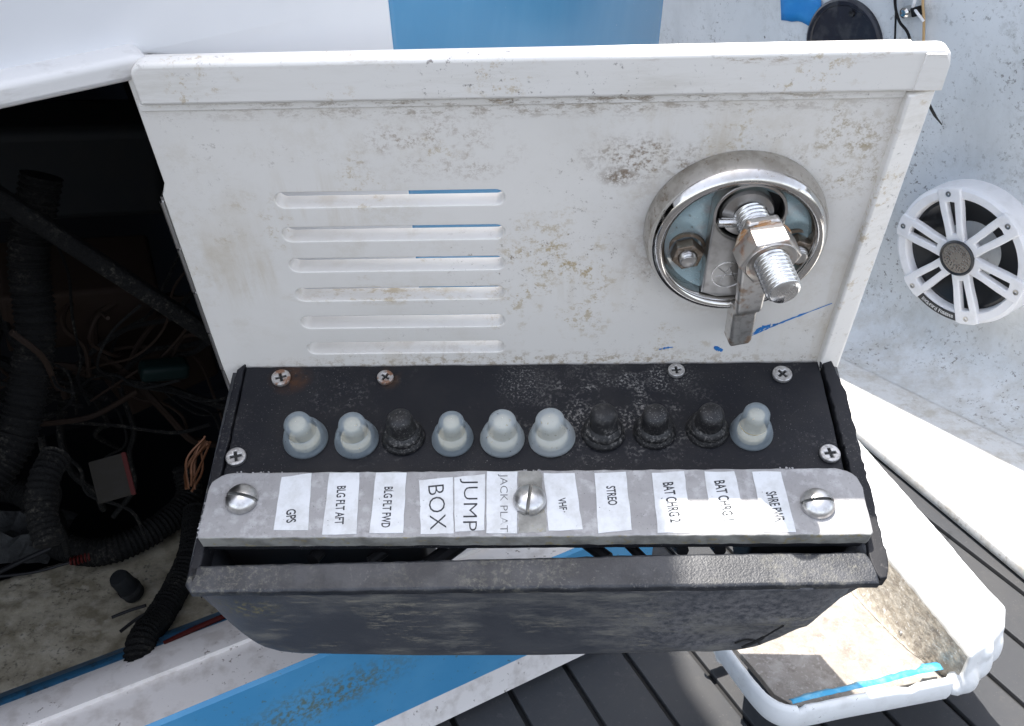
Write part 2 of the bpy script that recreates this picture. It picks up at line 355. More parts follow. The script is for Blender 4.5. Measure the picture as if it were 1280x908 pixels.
M['badge_text'] = mat('badge_text', (0.75, 0.75, 0.75), 0.4)

# ------------------------------------------------------------------ mesh helpers
class MB:
    def __init__(self):
        self.v, self.f, self.m = [], [], []

    def add(self, vs, fs, mi=0, T=None):
        o = len(self.v)
        self.v += [tuple(T @ Vector(p)) if T else tuple(p) for p in vs]
        self.f += [tuple(i + o for i in f) for f in fs]
        self.m += [mi] * len(fs)
        return self

    def mesh(self, me, mi=0, T=None):
        return self.add([v.co for v in me.vertices], [tuple(p.vertices) for p in me.polygons], mi, T)

    def box(self, c, s, mi=0, T=None):
        x, y, z = (k / 2 for k in s)
        vs = [(c[0] + a * x, c[1] + b * y, c[2] + d * z) for a in (-1, 1) for b in (-1, 1) for d in (-1, 1)]
        return self.add(vs, [(0, 1, 3, 2), (4, 6, 7, 5), (0, 4, 5, 1), (2, 3, 7, 6), (0, 2, 6, 4), (1, 5, 7, 3)], mi, T)

    def lathe(self, prof, seg=32, mi=0, T=None, mids=None):
        vs, fs, ms = [], [], []
        n = len(prof)
        for k in range(seg):
            a = 2 * PI * k / seg
            for r, z in prof:
                vs.append((r * math.cos(a), r * math.sin(a), z))
        for k in range(seg):
            k2 = (k + 1) % seg
            for i in range(n - 1):
                fs.append((k * n + i, k2 * n + i, k2 * n + i + 1, k * n + i + 1))
                ms.append(mids[i] if mids else mi)
        o = len(self.v)
        self.add(vs, fs, mi, T)
        self.m[-len(ms):] = ms
        return self

    def tube(self, pts, rad, seg=10, mi=0, T=None, ripple=None):
        pts = [Vector(p) for p in pts]
        if not isinstance(rad, (list, tuple)):
            rad = [rad] * len(pts)
        up = Vector((0.13, 0.21, 0.97))
        vs, fs = [], []
        for i, p in enumerate(pts):
            d = (pts[min(i + 1, len(pts) - 1)] - pts[max(i - 1, 0)]).normalized()
            a = d.cross(up)
            if a.length < 1e-4:
                a = d.cross(Vector((1, 0, 0)))
            a.normalize()
            b = d.cross(a).normalized()
            up = a.cross(d)
            for k in range(seg):
                t = 2 * PI * k / seg
                vs.append(p + (a * math.cos(t) + b * math.sin(t)) * rad[i])
        for i in range(len(pts) - 1):
            for k in range(seg):
                k2 = (k + 1) % seg
                fs.append((i * seg + k, i * seg + k2, (i + 1) * seg + k2, (i + 1) * seg + k))
        fs.append(tuple(range(seg))[::-1])
        fs.append(tuple((len(pts) - 1) * seg + k for k in range(seg)))
        return self.add(vs, fs, mi, T)

    def build(self, name, mats, parent=None, smooth=35, bevel=0, T=None):
        me = bpy.data.meshes.new(name)
        me.from_pydata([tuple(T @ Vector(p)) for p in self.v] if T else self.v, [], self.f)
        for m in (mats if isinstance(mats, (list, tuple)) else [mats]):
            me.materials.append(M[m])
        me.polygons.foreach_set('material_index', self.m)
        bm = bmesh.new()
        bm.from_mesh(me)
        bmesh.ops.remove_doubles(bm, verts=bm.verts, dist=1e-6)
        bmesh.ops.recalc_face_normals(bm, faces=bm.faces)
        bm.to_mesh(me)
        bm.free()
        me.update()
        if smooth:
            me.shade_smooth()
            me.set_sharp_from_angle(angle=math.radians(smooth))
        o = link(name, me, parent, bevel)
        if 0 < smooth <= 40:
            w = o.modifiers.new('normals', 'WEIGHTED_NORMAL')
            w.keep_sharp = True
            w.weight = 100
        return o

def link(name, me, parent=None, bevel=0):
    o = bpy.data.objects.new(name, me)
    C.objects.link(o)
    if parent is not None:
        o.parent = parent
    if bevel:
        b = o.modifiers.new('bevel', 'BEVEL')
        b.width = bevel
        b.segments = 3
        b.limit_method = 'ANGLE'
        b.angle_limit = math.radians(40)
        b.harden_normals = False
    return o

def tag(o, label, cat, group=None):
    o['label'] = label
    o['category'] = cat
    if group:
        o['group'] = group
    return o

def frame(name, O, X, Y, Z):
    o = bpy.data.objects.new(name, None)
    C.objects.link(o)
    o.empty_display_size = 0.02
    m = Matrix.Identity(4)
    for i, v in enumerate((X, Y, Z, O)):
        for k in range(3):
            m[k][i] = v[k]
    o.matrix_world = m
    return o

def plate(outlines, z0, z1, bev=0.0):
    """solid plate from outlines (first the outside, then holes) between z0 and z1, with rounded edges"""
    cu = bpy.data.curves.new('plate', 'CURVE')
    cu.dimensions = '2D'
    cu.fill_mode = 'BOTH'
    cu.extrude = (z1 - z0) / 2 - bev
    cu.bevel_depth = bev
    cu.bevel_resolution = 2
    cu.offset = -bev
    for o in outlines:
        sp = cu.splines.new('POLY')
        sp.points.add(len(o) - 1)
        for p, q in zip(sp.points, o):
            p.co = (q[0], q[1], 0, 1)
        sp.use_cyclic_u = True
    ob = bpy.data.objects.new('plate', cu)
    me = bpy.data.meshes.new_from_object(ob)
    me.transform(Matrix.Translation((0, 0, (z0 + z1) / 2)))
    bpy.data.objects.remove(ob)
    bpy.data.curves.remove(cu)
    return me

def text_mesh(s, length, cap, thin=0.0):
    """flat lettering, centred, 'length' long and 'cap' high"""
    cu = bpy.data.curves.new('txt', 'FONT')
    cu.body = s
    cu.offset = thin
    cu.resolution_u = 3
    ob = bpy.data.objects.new('txt', cu)
    me = bpy.data.meshes.new_from_object(ob)
    xs = [v.co.x for v in me.vertices]
    ys = [v.co.y for v in me.vertices]
    x0, x1, y0, y1 = min(xs), max(xs), min(ys), max(ys)
    me.transform(Matrix.Diagonal((length / (x1 - x0), cap / (y1 - y0), 1, 1)) @ Matrix.Translation((-(x0 + x1) / 2, -(y0 + y1) / 2, 0)))
    bpy.data.objects.remove(ob)
    bpy.data.curves.remove(cu)
    return me

def rrect(x0, y0, x1, y1, r, n=6):
    if not isinstance(r, (tuple, list)):
        r = (r,) * 4
    out = []
    for (cx, cy, a0, rr) in ((x1 - r[0], y1 - r[0], 0, r[0]), (x0 + r[1], y1 - r[1], 90, r[1]), (x0 + r[2], y0 + r[2], 180, r[2]), (x1 - r[3], y0 + r[3], 270, r[3])):
        for k in range(n + 1):
            a = math.radians(a0 + 90 * k / n)
            out.append((cx + rr * math.cos(a), cy + rr * math.sin(a)))
    return out

def circle(cx, cy, r, n=24, a0=0):
    return [(cx + r * math.cos(a0 + 2 * PI * k / n), cy + r * math.sin(a0 + 2 * PI * k / n)) for k in range(n)]

def rough_line(pts, step, amp, rnd):
    """resample a closed outline and jitter it, for hand-cut edges"""
    out = []
    for i in range(len(pts)):
        a, b = Vector(pts[i]), Vector(pts[(i + 1) % len(pts)])
        n = max(1, int((b - a).length / step))
        for k in range(n):
            p = a.lerp(b, k / n)
            out.append((p.x + rnd.uniform(-amp, amp), p.y + rnd.uniform(-amp, amp)))
    return out

def smooth_path(pts, n=8):
    """Catmull-Rom through the points"""
    P = [Vector(p) for p in pts]
    P = [P[0] * 2 - P[1]] + P + [P[-1] * 2 - P[-2]]
    out = []
    for i in range(1, len(P) - 2):
        for k in range(n):
            t = k / n
            a, b, c, d = P[i - 1], P[i], P[i + 1], P[i + 2]
            out.append(0.5 * ((2 * b) + (c - a) * t + (2 * a - 5 * b + 4 * c - d) * t * t + (3 * b - a - 3 * c + d) * t ** 3))
    out.append(P[-2])
    return out

def T3(x, y, z): return Matrix.Translation((x, y, z))
def RX(d): return Matrix.Rotation(math.radians(d), 4, 'X')
def RY(d): return Matrix.Rotation(math.radians(d), 4, 'Y')
def RZ(d): return Matrix.Rotation(math.radians(d), 4, 'Z')

# ------------------------------------------------------------------ the deck: black backing with foam planks
DECK_DIR = Vector((0.404, -0.915, 0)).normalized()
DECK_PERP = Vector((0.915, 0.404, 0)).normalized()
deck = MB().add([(-3, -3, -0.094), (3, -3, -0.094), (3, 3, -0.094), (-3, 3, -0.094)], [(0, 1, 2, 3)]).build('deck', 'groove')
deck['kind'] = 'structure'
PITCH = 0.0353 * 0.50 / 0.41
d0 = Vector((0.0799, 0.4742, -0.0900)).dot(DECK_PERP)
pm = MB().mesh(plate([rrect(-0.0194, -1.6, 0.0194, 1.6, 0.001, 2)], -0.094, -0.090, 0.0006))
first = None
yaw = math.atan2(DECK_DIR.y, DECK_DIR.x) - PI / 2
for i in range(-16, 22):
    if first is None:
        p = first = pm.build('plank', 'eva', deck)
    else:
        p = first.copy()
        C.objects.link(p)
    p.location = DECK_PERP * (d0 + (i + 0.5) * PITCH) + DECK_DIR * -0.4
    p.rotation_euler = (0, 0, yaw)

# unseen hard top overhead, added and outlined to cast shade over the left
hx = 0.090 - 0.185 * 1.5
ht = MB().mesh(plate([[(-1.7, 0.42), (-0.30, 0.42), (-0.22, 0.425), (-0.195, 0.44), (-0.187, 0.47), (-0.1872, 0.56), (-0.180, 0.600), (-0.1695, 0.622), (-0.166, 0.640), (-0.172, 0.660), (-0.1835, 0.690), (-0.19, 0.75), (-0.21, 1.5), (-1.7, 1.5)]], 1.5, 1.54, 0.002)).build('shade_hardtop', 'shade_hardtop')
ht['kind'] = 'structure'

# ------------------------------------------------------------------ hull side with ledge (right, behind)
WN = Vector((-0.82, -0.57, -0.12)).normalized()
WD = Vector((0.57, -0.82, 0)).normalized()
WUP = WD.cross(WN).normalized()
if WUP.z < 0:
    WUP = -WUP
WP = Vector((0.4306, 0.8303, 0.0640))
hull = bpy.data.objects.new('hull_side', None)
C.objects.link(hull)
tag(hull, 'speckled white hull side wall with ledge, behind the hatch door at right', 'boat hull')
LZ = -0.075
# wall with a cove into the ledge
t = (LZ - WP.z) / WUP.z
base = WP + WUP * t
hor = Vector((WN.x, WN.y, 0)).normalized()
prof = []
RC = 0.065
for k in range(15):
    a = (PI / 2) * k / 14
    prof.append(base + hor * (RC * (1 - math.sin(a))) + Vector((0, 0, RC * (1 - math.cos(a)) + 0.0004)) + WUP * 0)
prof.append(base + WUP * (0.09))
prof.append(base + WUP * 0.51)
b = MB()
vs, fs = [], []
ts = [-0.85 + 0.05 * k for k in range(30)]
for tt in ts:
    for p in prof:
        vs.append(p + WD * tt)
n = len(prof)
for i in range(len(ts) - 1):
    for k in range(n - 1):
        fs.append((i * n + k, (i + 1) * n + k, (i + 1) * n + k + 1, i * n + k + 1))
b.add(vs, fs).build('side_wall', 'hull_white', hull, smooth=60)
P0 = Vector((0.3190, 0.7350, -0.0750))
P1 = Vector((0.3881, 0.5431, -0.0750))
LD = (P1 - P0).normalized()
a0, a1 = P0 - LD * 0.7, P1 + LD * 0.5
right = Vector((0.9, 0.4, 0))
MB().mesh(plate([[(q.x, q.y) for q in (a0, a1, a1 + right * 0.9, a0 + right * 0.9)]], -0.0895, LZ, 0.005)).build('ledge', 'ledge_white', hull)
g0 = base + WUP * 0.51  # unseen gunwale cap, its overhang added to shade the ledge
b = MB()
vs = []
for tt in (-0.85, 0.6):
    for (o, z) in ((0.075, 0), (-0.12, 0.0), (-0.12, 0.03), (0.075, 0.03)):
        vs.append(g0 + WD * tt + hor * o + Vector((0, 0, z)))
b.add(vs, [(0, 1, 2, 3), (4, 7, 6, 5), (0, 4, 5, 1), (1, 5, 6, 2), (2, 6, 7, 3), (3, 7, 4, 0)]).build('shade_gunwale', 'hull_white', hull, bevel=0.008)

# ------------------------------------------------------------------ console: white face, blue side, flange, sill
console = bpy.data.objects.new('console', None)
C.objects.link(console)
tag(console, 'white and blue console with dark open locker, left of and behind the hatch door', 'boat console')
FE = Vector((0.809, 0.588, 0)).normalized()
FN = Vector((0.5702, -0.7848, -0.2431)).normalized()
FG = FN.cross(FE).normalized()
FO = Vector((-0.1438, 0.3745, 0.3372))
FM = Matrix.Identity(4)
for i, v in enumerate((FE, FG, FN, FO)):
    for k in range(3):
        FM[k][i] = v[k]
MB().mesh(plate([[(-0.5, 0.06), (0.101, 0.06), (0.111, 0.007), (0.187, -0.40), (0.070, -0.40), (0.034, -0.012), (0.006, -0.005), (-0.5, -0.049)]], -0.012, 0.0, 0.002)).build('face', 'smooth_white', console, T=FM)
# flange along the top of the opening
MB().mesh(plate([rrect(-0.36, -0.0090, 0.0025, 0.0008, (0.0045, 0.001, 0.001, 0.0015), 8)], -0.004, 0.011, 0.0026)).build('flange', 'flange_white', console, T=FM @ RZ(5.0))
# blue side running back
ca, cb = Vector((-0.0535, 0.4340, 0.3600)), Vector((-0.0511, 0.5072, 0.1265))
up = (ca - cb).normalized()
ca2, cb2 = ca + up * 0.03, cb - up * 0.19
run = Vector((0.190, 0.45, 0))
th = Vector((-0.018, 0.006, 0))
b = MB()
vs = [cb2, ca2, ca2 + run, cb2 + run]
vs += [q + th for q in vs]
b.add(vs, [(0, 1, 2, 3), (4, 7, 6, 5), (0, 4, 5, 1), (1, 5, 6, 2), (2, 6, 7, 3), (3, 7, 4, 0)]).build('blue_side', 'blue', console, bevel=0.003)
# sill sweep
SE = Vector((math.cos(math.radians(31.2)), math.sin(math.radians(31.2)), 0))
anch = [Vector((-0.0093, 0.4343, -0.0825)), Vector((-0.0205, 0.4301, -0.0770)), Vector((-0.0436, 0.4201, -0.0650)), Vector((-0.1493, 0.3517, 0.0100)), Vector((-0.1511, 0.3531, 0.0120)), Vector((-0.1654, 0.3775, 0.0120)), Vector((-0.1661, 0.3769, 0.0150)), Vector((-0.1735, 0.3893, 0.0150)), Vector((-0.1789, 0.3992, 0.0100)), Vector((-0.1818, 0.4042, 0.0100)), Vector((-0.1894, 0.4189, -0.0020))]
mid = Vector((-0.1, 0.36, 0))
anch = [p - SE * (p - mid).dot(SE) for p in anch]
def sweep(name, pts, material, t0=-0.60, t1=0.24, nseg=1):
    b = MB()
    vs = []
    fs = []
    n = len(pts)
    for i in range(nseg + 1):
        for p in pts:
            vs.append(p + SE * (t0 + (t1 - t0) * i / nseg))
    for i in range(nseg):
        for k in range(n - 1):
            fs.append((i * n + k, (i + 1) * n + k, (i + 1) * n + k + 1, i * n + k + 1))
    b.add(vs, fs)
    return b.build(name, material, console, smooth=40)
sweep('sill_cove', anch[0:3], 'sill_white')
sweep('sill_face', anch[2:5], 'sill_blue')
sweep('sill_top', anch[4:9], 'sill_white')
sweep('sill_trim', anch[8:11], 'trim_blue')
# locker inside
lk = anch[10]
back = Vector((-SE.y, SE.x, 0))
def quad(name, pts, material, nx=1):
    return MB().add(pts, [(0, 1, 2, 3)]).build(name, material, console, smooth=0)
l0, l1 = lk + SE * -0.60, lk + SE * 0.14
# undulating floor
b = MB()
vs, fs = [], []
NX, NY = 36, 24
for j in range(NY + 1):
    for i in range(NX + 1):
        p = l0.lerp(l1, i / NX) + back * (0.107 * j / NY)
        q = j / NY
        p.z = -0.002 + 0.002 * math.sin(i * 0.9) * q + R.uniform(-0.0008, 0.0008) * min(1, j) - 0.012 * max(0, q - 0.9) / 0.1
        vs.append(p)
for j in range(NY):
    for i in range(NX):
        k = j * (NX + 1) + i
        fs.append((k, k + 1, k + NX + 2, k + NX + 1))
b.add(vs, fs).build('locker_floor', 'locker_floor', console, smooth=60)
zt = 0.345
lb0, lb1 = l0 + back * 0.34, l1 + back * 0.34
V = lambda p, z: (p.x, p.y, z)
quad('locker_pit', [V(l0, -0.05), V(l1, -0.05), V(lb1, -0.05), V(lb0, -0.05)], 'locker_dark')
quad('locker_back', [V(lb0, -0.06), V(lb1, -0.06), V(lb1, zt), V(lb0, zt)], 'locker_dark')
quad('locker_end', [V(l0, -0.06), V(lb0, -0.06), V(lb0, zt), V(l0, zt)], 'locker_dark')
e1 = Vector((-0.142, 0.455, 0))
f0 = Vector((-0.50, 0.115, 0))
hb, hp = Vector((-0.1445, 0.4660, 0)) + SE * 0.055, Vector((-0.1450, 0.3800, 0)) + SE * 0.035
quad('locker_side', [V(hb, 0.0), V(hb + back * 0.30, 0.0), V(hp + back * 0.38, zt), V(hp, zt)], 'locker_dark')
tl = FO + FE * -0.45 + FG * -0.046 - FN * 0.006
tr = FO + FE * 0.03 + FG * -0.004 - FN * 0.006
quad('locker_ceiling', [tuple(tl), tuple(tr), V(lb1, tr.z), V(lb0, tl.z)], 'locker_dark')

# ------------------------------------------------------------------ hatch door
DO, DX, DY, DZ = Vector((0.0126, 0.4095, 0.1797)), Vector((0.9996, -0.0186, 0.0230)), Vector((-0.0275, -0.2988, 0.9539)), Vector((-0.0109, -0.9541, -0.2992))
door = frame('hatch_door', DO, DX, DY, DZ)
tag(door, 'white hatch door with six vent slots and round chrome latch', 'hatch door')
slots = []
for k, (xl, y) in enumerate(((-0.1090, 0.1003), (-0.1097, 0.0820), (-0.1101, 0.0645), (-0.1107, 0.0467), (-0.1115, 0.0290), (-0.1118, 0.0114))):
    xr = -0.0128 - 0.0006 * k
    slots.append(rrect(xl, y - 0.0039, xr, y + 0.0039, 0.00385, 6))
panel = [(-0.1535, -0.080), (0.1440, -0.080), (0.1440, 0.150), (0.139, 0.163), (-0.148, 0.163), (-0.1530, 0.158), (-0.1530, 0.110), (-0.1555, 0.104), (-0.1565, 0.0)]
MB().mesh(plate([panel] + slots, -0.0088, 0.0, 0.0006)).build('panel', 'door_white', door)
# raised band along the top and its groove step
b = MB().mesh(plate([rrect(-0.1500, 0.1480, 0.1512, 0.1655, (0.005, 0.006, 0.001, 0.001), 5)], -0.0034, 0.0036, 0.0016))
b.mesh(plate([rrect(-0.1520, 0.1442, 0.1395, 0.1475, 0.0008, 3)], -0.003, 0.0011, 0.0005))
b.mesh(plate([[(0.1404, 0.1492), (0.1508, 0.1490), (0.1508, 0.1600), (0.1485, 0.1638), (0.1412, 0.1640)]], 0.0020, 0.0043, 0.0004))
b.build('top_band', 'strip_white', door)
# bevelled strip down the right edge
b = MB()
prof = [(0.1392, 0.0030), (0.1400, 0.0042), (0.1500, 0.0006), (0.1512, -0.0015), (0.1512, -0.0090), (0.1470, -0.0090), (0.1392, -0.0040)]
vs, fs = [], []
ys = [-0.08, 0.05, 0.12, 0.1400, 0.1470]
for j, y in enumerate(ys):
    for (x, z) in prof:
        k = 1.0
        dx = 0.0
        sl = (y - 0.15) * 0.02
        vs.append((x + dx + sl, y, z * k))
n = len(prof)
for i in range(len(ys) - 1):
    for k in range(n):
        fs.append((i * n + k, (i + 1) * n + k, (i + 1) * n + (k + 1) % n, i * n + (k + 1) % n))
fs += [tuple(range(n)), tuple((len(ys) - 1) * n + k for k in range(n))]
b.add(vs, fs).build('edge_strip', 'strip_white', door, bevel=0.0008)
# hinge
b = MB()
for k in range(9):
    y0 = 0.100 - k * 0.026
    b.tube([(-0.1572, y0, -0.0012), (-0.1574, y0 - 0.0250, -0.0012)], 0.0011, 10)
b.box((-0.1565, -0.01, -0.0040), (0.0012, 0.225, 0.006))
b.build('hinge', 'satin', door)
# blue scuff marks
def streak(pts, w, name='scuff', z=0.00015):
    b = MB()
    vs, fs = [], []
    P = smooth_path([(x, y, 0) for x, y in pts], 8)
    n = len(P)
    for i, p in enumerate(P):
        ww = w * (0.25 + 0.75 * math.sin(PI * (i + 1) / (n + 1))) * R.uniform(0.5, 1.3)
        vs += [(p.x, p.y - ww, z), (p.x + R.uniform(-.0004, .0004), p.y + ww, z)]
    for i in range(n - 1):
        if R.random() < 0.9:
            fs.append((2 * i, 2 * i + 2, 2 * i + 3, 2 * i + 1))
    b.add(vs, fs).build(name, 'blue_scuff', door)
streak([(0.1014, 0.0167, -0.0000)[:2], (0.1105, 0.0230, -0.0000)[:2], (0.1206, 0.0291, -0.0000)[:2], (0.1354, 0.0375, -0.0000)[:2]], 0.0007)
streak([(0.1019, 0.0183, -0.0000)[:2], (0.1068, 0.0225, 0.0000)[:2], (0.1129, 0.0245, 0.0000)[:2]], 0.0014)
streak([(0.0585, 0.0081, -0.0000)[:2], (0.0618, 0.0092, 0.0000)[:2], (0.0653, 0.0097, -0.0000)[:2]], 0.0007)
streak([(0.0849, 0.0093, 0.0000)[:2], (0.0869, 0.0082, 0.0000)[:2], (0.0894, 0.0070, -0.0000)[:2]], 0.0016)

# ---- latch (part of the door)
LX, LY = 0.0838, 0.0838
latch = MB()
ring = [(0.0378, 0.0003), (0.0382, 0.0030), (0.0379, 0.0075), (0.0369, 0.0113), (0.0354, 0.0142), (0.0337, 0.0156), (0.0321, 0.0154), (0.0308, 0.0138), (0.0301, 0.0112), (0.0297, 0.0082)]
latch.lathe(ring, 96, 0, T3(LX, LY, 0), mids=[1, 1, 1, 0, 0, 0, 0, 0, 0])
lt = latch.build('latch', ['chrome', 'ring_dull'], door, smooth=60)
def lpart(b, name, m, bevel=0, smooth=35):
    return b.build(name, m, lt, bevel=bevel, smooth=smooth)
b = MB().lathe([(0.0299, 0.0084), (0.0262, 0.0062), (0.020, 0.0052), (0.0001, 0.0050)], 64, 0, T3(LX, LY, 0))
lpart(b, 'dish', 'dish_blue')
hx_, hy_ = 0.0866, 0.0995                                  # hub centre
boss = [(hx_ - 0.0150, LY - 0.0270), (hx_ - 0.0148, hy_)] + [(hx_ + 0.0150 * math.cos(a), hy_ + 0.0150 * math.sin(a)) for a in [PI - PI * k / 16 for k in range(1, 16)]] + [(hx_ + 0.0150, hy_), (hx_ + 0.0152, LY - 0.0255), (hx_ + 0.008, LY - 0.0290), (hx_ - 0.008, LY - 0.0295)]
b = MB().mesh(plate([boss, circle(hx_, hy_, 0.0136, 36)], 0.0050, 0.0130, 0.0012))
lpart(b, 'boss', 'satin')
b = MB().lathe([(0.0136, 0.0105), (0.0134, 0.006), (0.0001, 0.0056)], 36, 0, T3(hx_, hy_, 0))
lpart(b, 'hub_recess', 'dark')
b = MB().lathe([(0.0110, 0.0060), (0.0113, 0.0100), (0.0105, 0.0113), (0.0052, 0.0123), (0.0001, 0.0123)], 40, 0, T3(hx_ - 0.0006, hy_ - 0.0016, 0))
lpart(b, 'hub_disc', 'satin')
b = MB().tube([(hx_ - 0.0128, hy_ - 0.0030, 0.0140), (hx_ + 0.0126, hy_ - 0.0036, 0.0140)], 0.0020, 14)
lpart(b, 'cross_pin', 'thread', bevel=0.0003)
# maker's emblem on the boss: ring with crossing strokes
b = MB()
ex, ey, ez = hx_ - 0.0045, LY - 0.0165, 0.01302
b.mesh(plate([circle(ex, ey, 0.0073, 40), circle(ex, ey, 0.0068, 40)], ez - 0.0004, ez + 0.0002))
for (x0, y0, x1, y1) in ((-0.003, -0.0036, 0.0002, 0.0046), (0.0034, -0.0036, 0.0002, 0.0046), (-0.0055, -0.001, 0.0055, 0.0008), (0.001, 0.001, 0.0050, -0.0040), (-0.0048, 0.0042, -0.0010, 0.0006)):
    b.tube([(ex + x0, ey + y0, ez), (ex + x1, ey + y1, ez)], 0.00028, 6)
lpart(b, 'emblem', 'thread')
# threaded bolt, leaning a little to the right
def threaded(r0, amp, pitch, length, seg=32, per=8):
    vs, fs = [], []
    n = int(length / pitch * per)
    for i in range(n + 1):
        z = length * i / n
        for k in range(seg):
            ph = (z / pitch - k / seg) % 1.0
            tri = 1 - abs(2 * ph - 1)
            e = min(1, (length - z) / (pitch * 0.9))
            r = (r0 - amp) + amp * min(1.0, 1.25 * tri) - (1 - e) * r0 * 0.22
            a = 2 * PI * k / seg
            vs.append((r * math.cos(a), r * math.sin(a), z))
    for i in range(n):
        for k in range(seg):
            k2 = (k + 1) % seg
            fs.append((i * seg + k, i * seg + k2, (i + 1) * seg + k2, (i + 1) * seg + k))
    c = len(vs)
    vs.append((0, 0, length + 0.0004))
    fs += [(n * seg + k, n * seg + (k + 1) % seg, c) for k in range(seg)]
    return MB().add(vs, fs)
BT = T3(hx_ + 0.0004, hy_ - 0.0014, 0.0115) @ RY(10.0) @ RX(7.0)
b = MB()
tmp = threaded(0.0071, 0.0009, 0.00200, 0.0425)
b.add(tmp.v, tmp.f, 0, BT)
lpart(b, 'bolt', 'thread', smooth=50)
b = MB().lathe([(0.0069, 0.0000), (0.0096, 0.0002), (0.0101, 0.0014), (0.0094, 0.0032), (0.0072, 0.0036)], 32, 0, BT @ T3(0, 0, 0.0120))
lpart(b, 'washer', 'rust_ring')
hexo = circle(0, 0, 0.0126, 6, 0.12)
b = MB().mesh(plate([hexo, circle(0, 0, 0.0068, 24)], 0.0158, 0.0262, 0.0009), 0, BT)
b.lathe([(0.0068, 0.0256), (0.0102, 0.0266), (0.0106, 0.0260)], 32, 0, BT)
lpart(b, 'hex_nut', 'rusty_steel')
b = MB().lathe([(0.0070, 0.0152), (0.0113, 0.0153), (0.0116, 0.0160), (0.0110, 0.0166), (0.0070, 0.0167)], 32, 0, BT)
lpart(b, 'nut_seat', 'rust_ring')
# cam arm hanging from the nut, cranked at its end
AT = BT @ T3(0, 0, 0.0132)
def bent(prof, w0, w1):
    """bar through (y, z) points with its own thickness, width tapering"""
    vs, fs = [], []
    n = len(prof)
    for i, (y, z, t, w) in enumerate(prof):
        vs += [(-w, y, z), (w, y, z), (w, y, z + t), (-w, y, z + t)]
    for i in range(n - 1):
        for k in range(4):
            k2 = (k + 1) % 4
            fs.append((i * 4 + k, i * 4 + k2, i * 4 + 4 + k2, i * 4 + 4 + k))
    fs += [(0, 1, 2, 3), tuple((n - 1) * 4 + k for k in (3, 2, 1, 0))]
    return vs, fs
vs, fs = bent([(0.0095, 0.0006, 0.0046, 0.0066), (-0.0020, 0.0006, 0.0046, 0.0086), (-0.0150, 0.0004, 0.0046, 0.0068), (-0.0400, -0.0002, 0.0046, 0.0058), (-0.0430, -0.0050, 0.0088, 0.0056), (-0.0460, -0.0078, 0.0088, 0.0054), (-0.0655, -0.0086, 0.0090, 0.0052), (-0.0685, -0.0078, 0.0074, 0.0044)], 0, 0)
b = MB().add(vs, fs, 0, BT @ T3(0, 0, 0.0100) @ RZ(3) @ RX(-5))
lpart(b, 'cam_arm', 'arm_steel', bevel=0.0013)
# two mounting nuts with bolt ends
for i, (x, y) in enumerate(((LX - 0.0200, LY - 0.0070), (LX + 0.0262, LY - 0.0055))):
    b = MB()
    b.lathe([(0.0082, 0.0058), (0.0082, 0.0070), (0.0070, 0.0074)], 28, 0, T3(x, y, 0))
    b.mesh(plate([circle(0, 0, 0.0068, 6, 0.25 + i * 0.4), circle(0, 0, 0.0037, 20)], 0.0072, 0.0128, 0.0007), 0, T3(x, y, 0))
    tmp = threaded(0.0037, 0.0004, 0.0012, 0.0095, 20, 6)
    b.add(tmp.v, tmp.f, 1, T3(x, y, 0.0063))
    b.build('mounting_nut', ['brown_nut', 'satin'], lt)

# ------------------------------------------------------------------ fuse box bolted to the door
BX, BY, BZ = DX, Vector((0.0077, 0.9134, 0.4069)), Vector((-0.0286, -0.4066, 0.9132))
fb = frame('fuse_box', DO, BX, BY, BZ)
tag(fb, 'black plastic breaker box with rubber buttons and labelled metal bar on hatch door', 'fuse box')
rr_ = random.Random(3)
top = rough_line([(-0.1440, -0.0010), (0.1365, -0.0015), (0.1372, -0.098), (-0.1440, -0.098)], 0.006, 0.0002, rr_)
MB().mesh(plate([top], -0.0032, 0.0, 0.0006)).build('top_plate', 'black', fb)
# rims at both sides, rough cut
rim_r = rough_line([(0.1376, 0.0005), (0.1425, -0.001), (0.1458, -0.020), (0.1462, -0.075), (0.1462, -0.1060), (0.1455, -0.1105), (0.1438, -0.1140), (0.1415, -0.1150), (0.1395, -0.1120), (0.1390, -0.1060), (0.1392, -0.060)], 0.0022, 0.00040, rr_)
MB().mesh(plate([rim_r], -0.007, 0.0015, 0.0007)).build('rim', 'black', fb)
rim_l = rough_line([(-0.1446, 0.0005), (-0.1482, -0.003), (-0.1495, -0.05), (-0.1497, -0.112), (-0.1460, -0.117), (-0.1448, -0.10)], 0.0028, 0.00030, rr_)
MB().mesh(plate([rim_l], -0.012, 0.0012, 0.0007)).build('rim', 'black', fb)
# curled sliver of plastic at the rear right corner
b = MB().tube(smooth_path([(0.1366, -0.006, 0.0010), (0.1372, 0.0, 0.0030), (0.1364, 0.004, 0.0050), (0.1376, 0.0055, 0.0062)], 5), [0.0006] * 14 + [0.0005, 0.0003][:2], 6)
b.build('plastic_burr', 'black', fb)
# front wall with rounded lower corners, built in the x-z plane
out = [(-0.1500, 0.000), (-0.1497, -0.015), (-0.1480, -0.030), (-0.1440, -0.047), (-0.1380, -0.063), (-0.1330, -0.0740), (-0.1270, -0.0800), (-0.1180, -0.0830), (-0.06, -0.0865), (0.0, -0.0865), (0.06, -0.0825), (0.0950, -0.0790), (0.1050, -0.0755), (0.1125, -0.0680), (0.1200, -0.052), (0.1270, -0.034), (0.1340, -0.018), (0.1385, -0.009), (0.1405, 0.000)]
Tw = T3(0, -0.1150, 0) @ RX(90)
bw = MB()
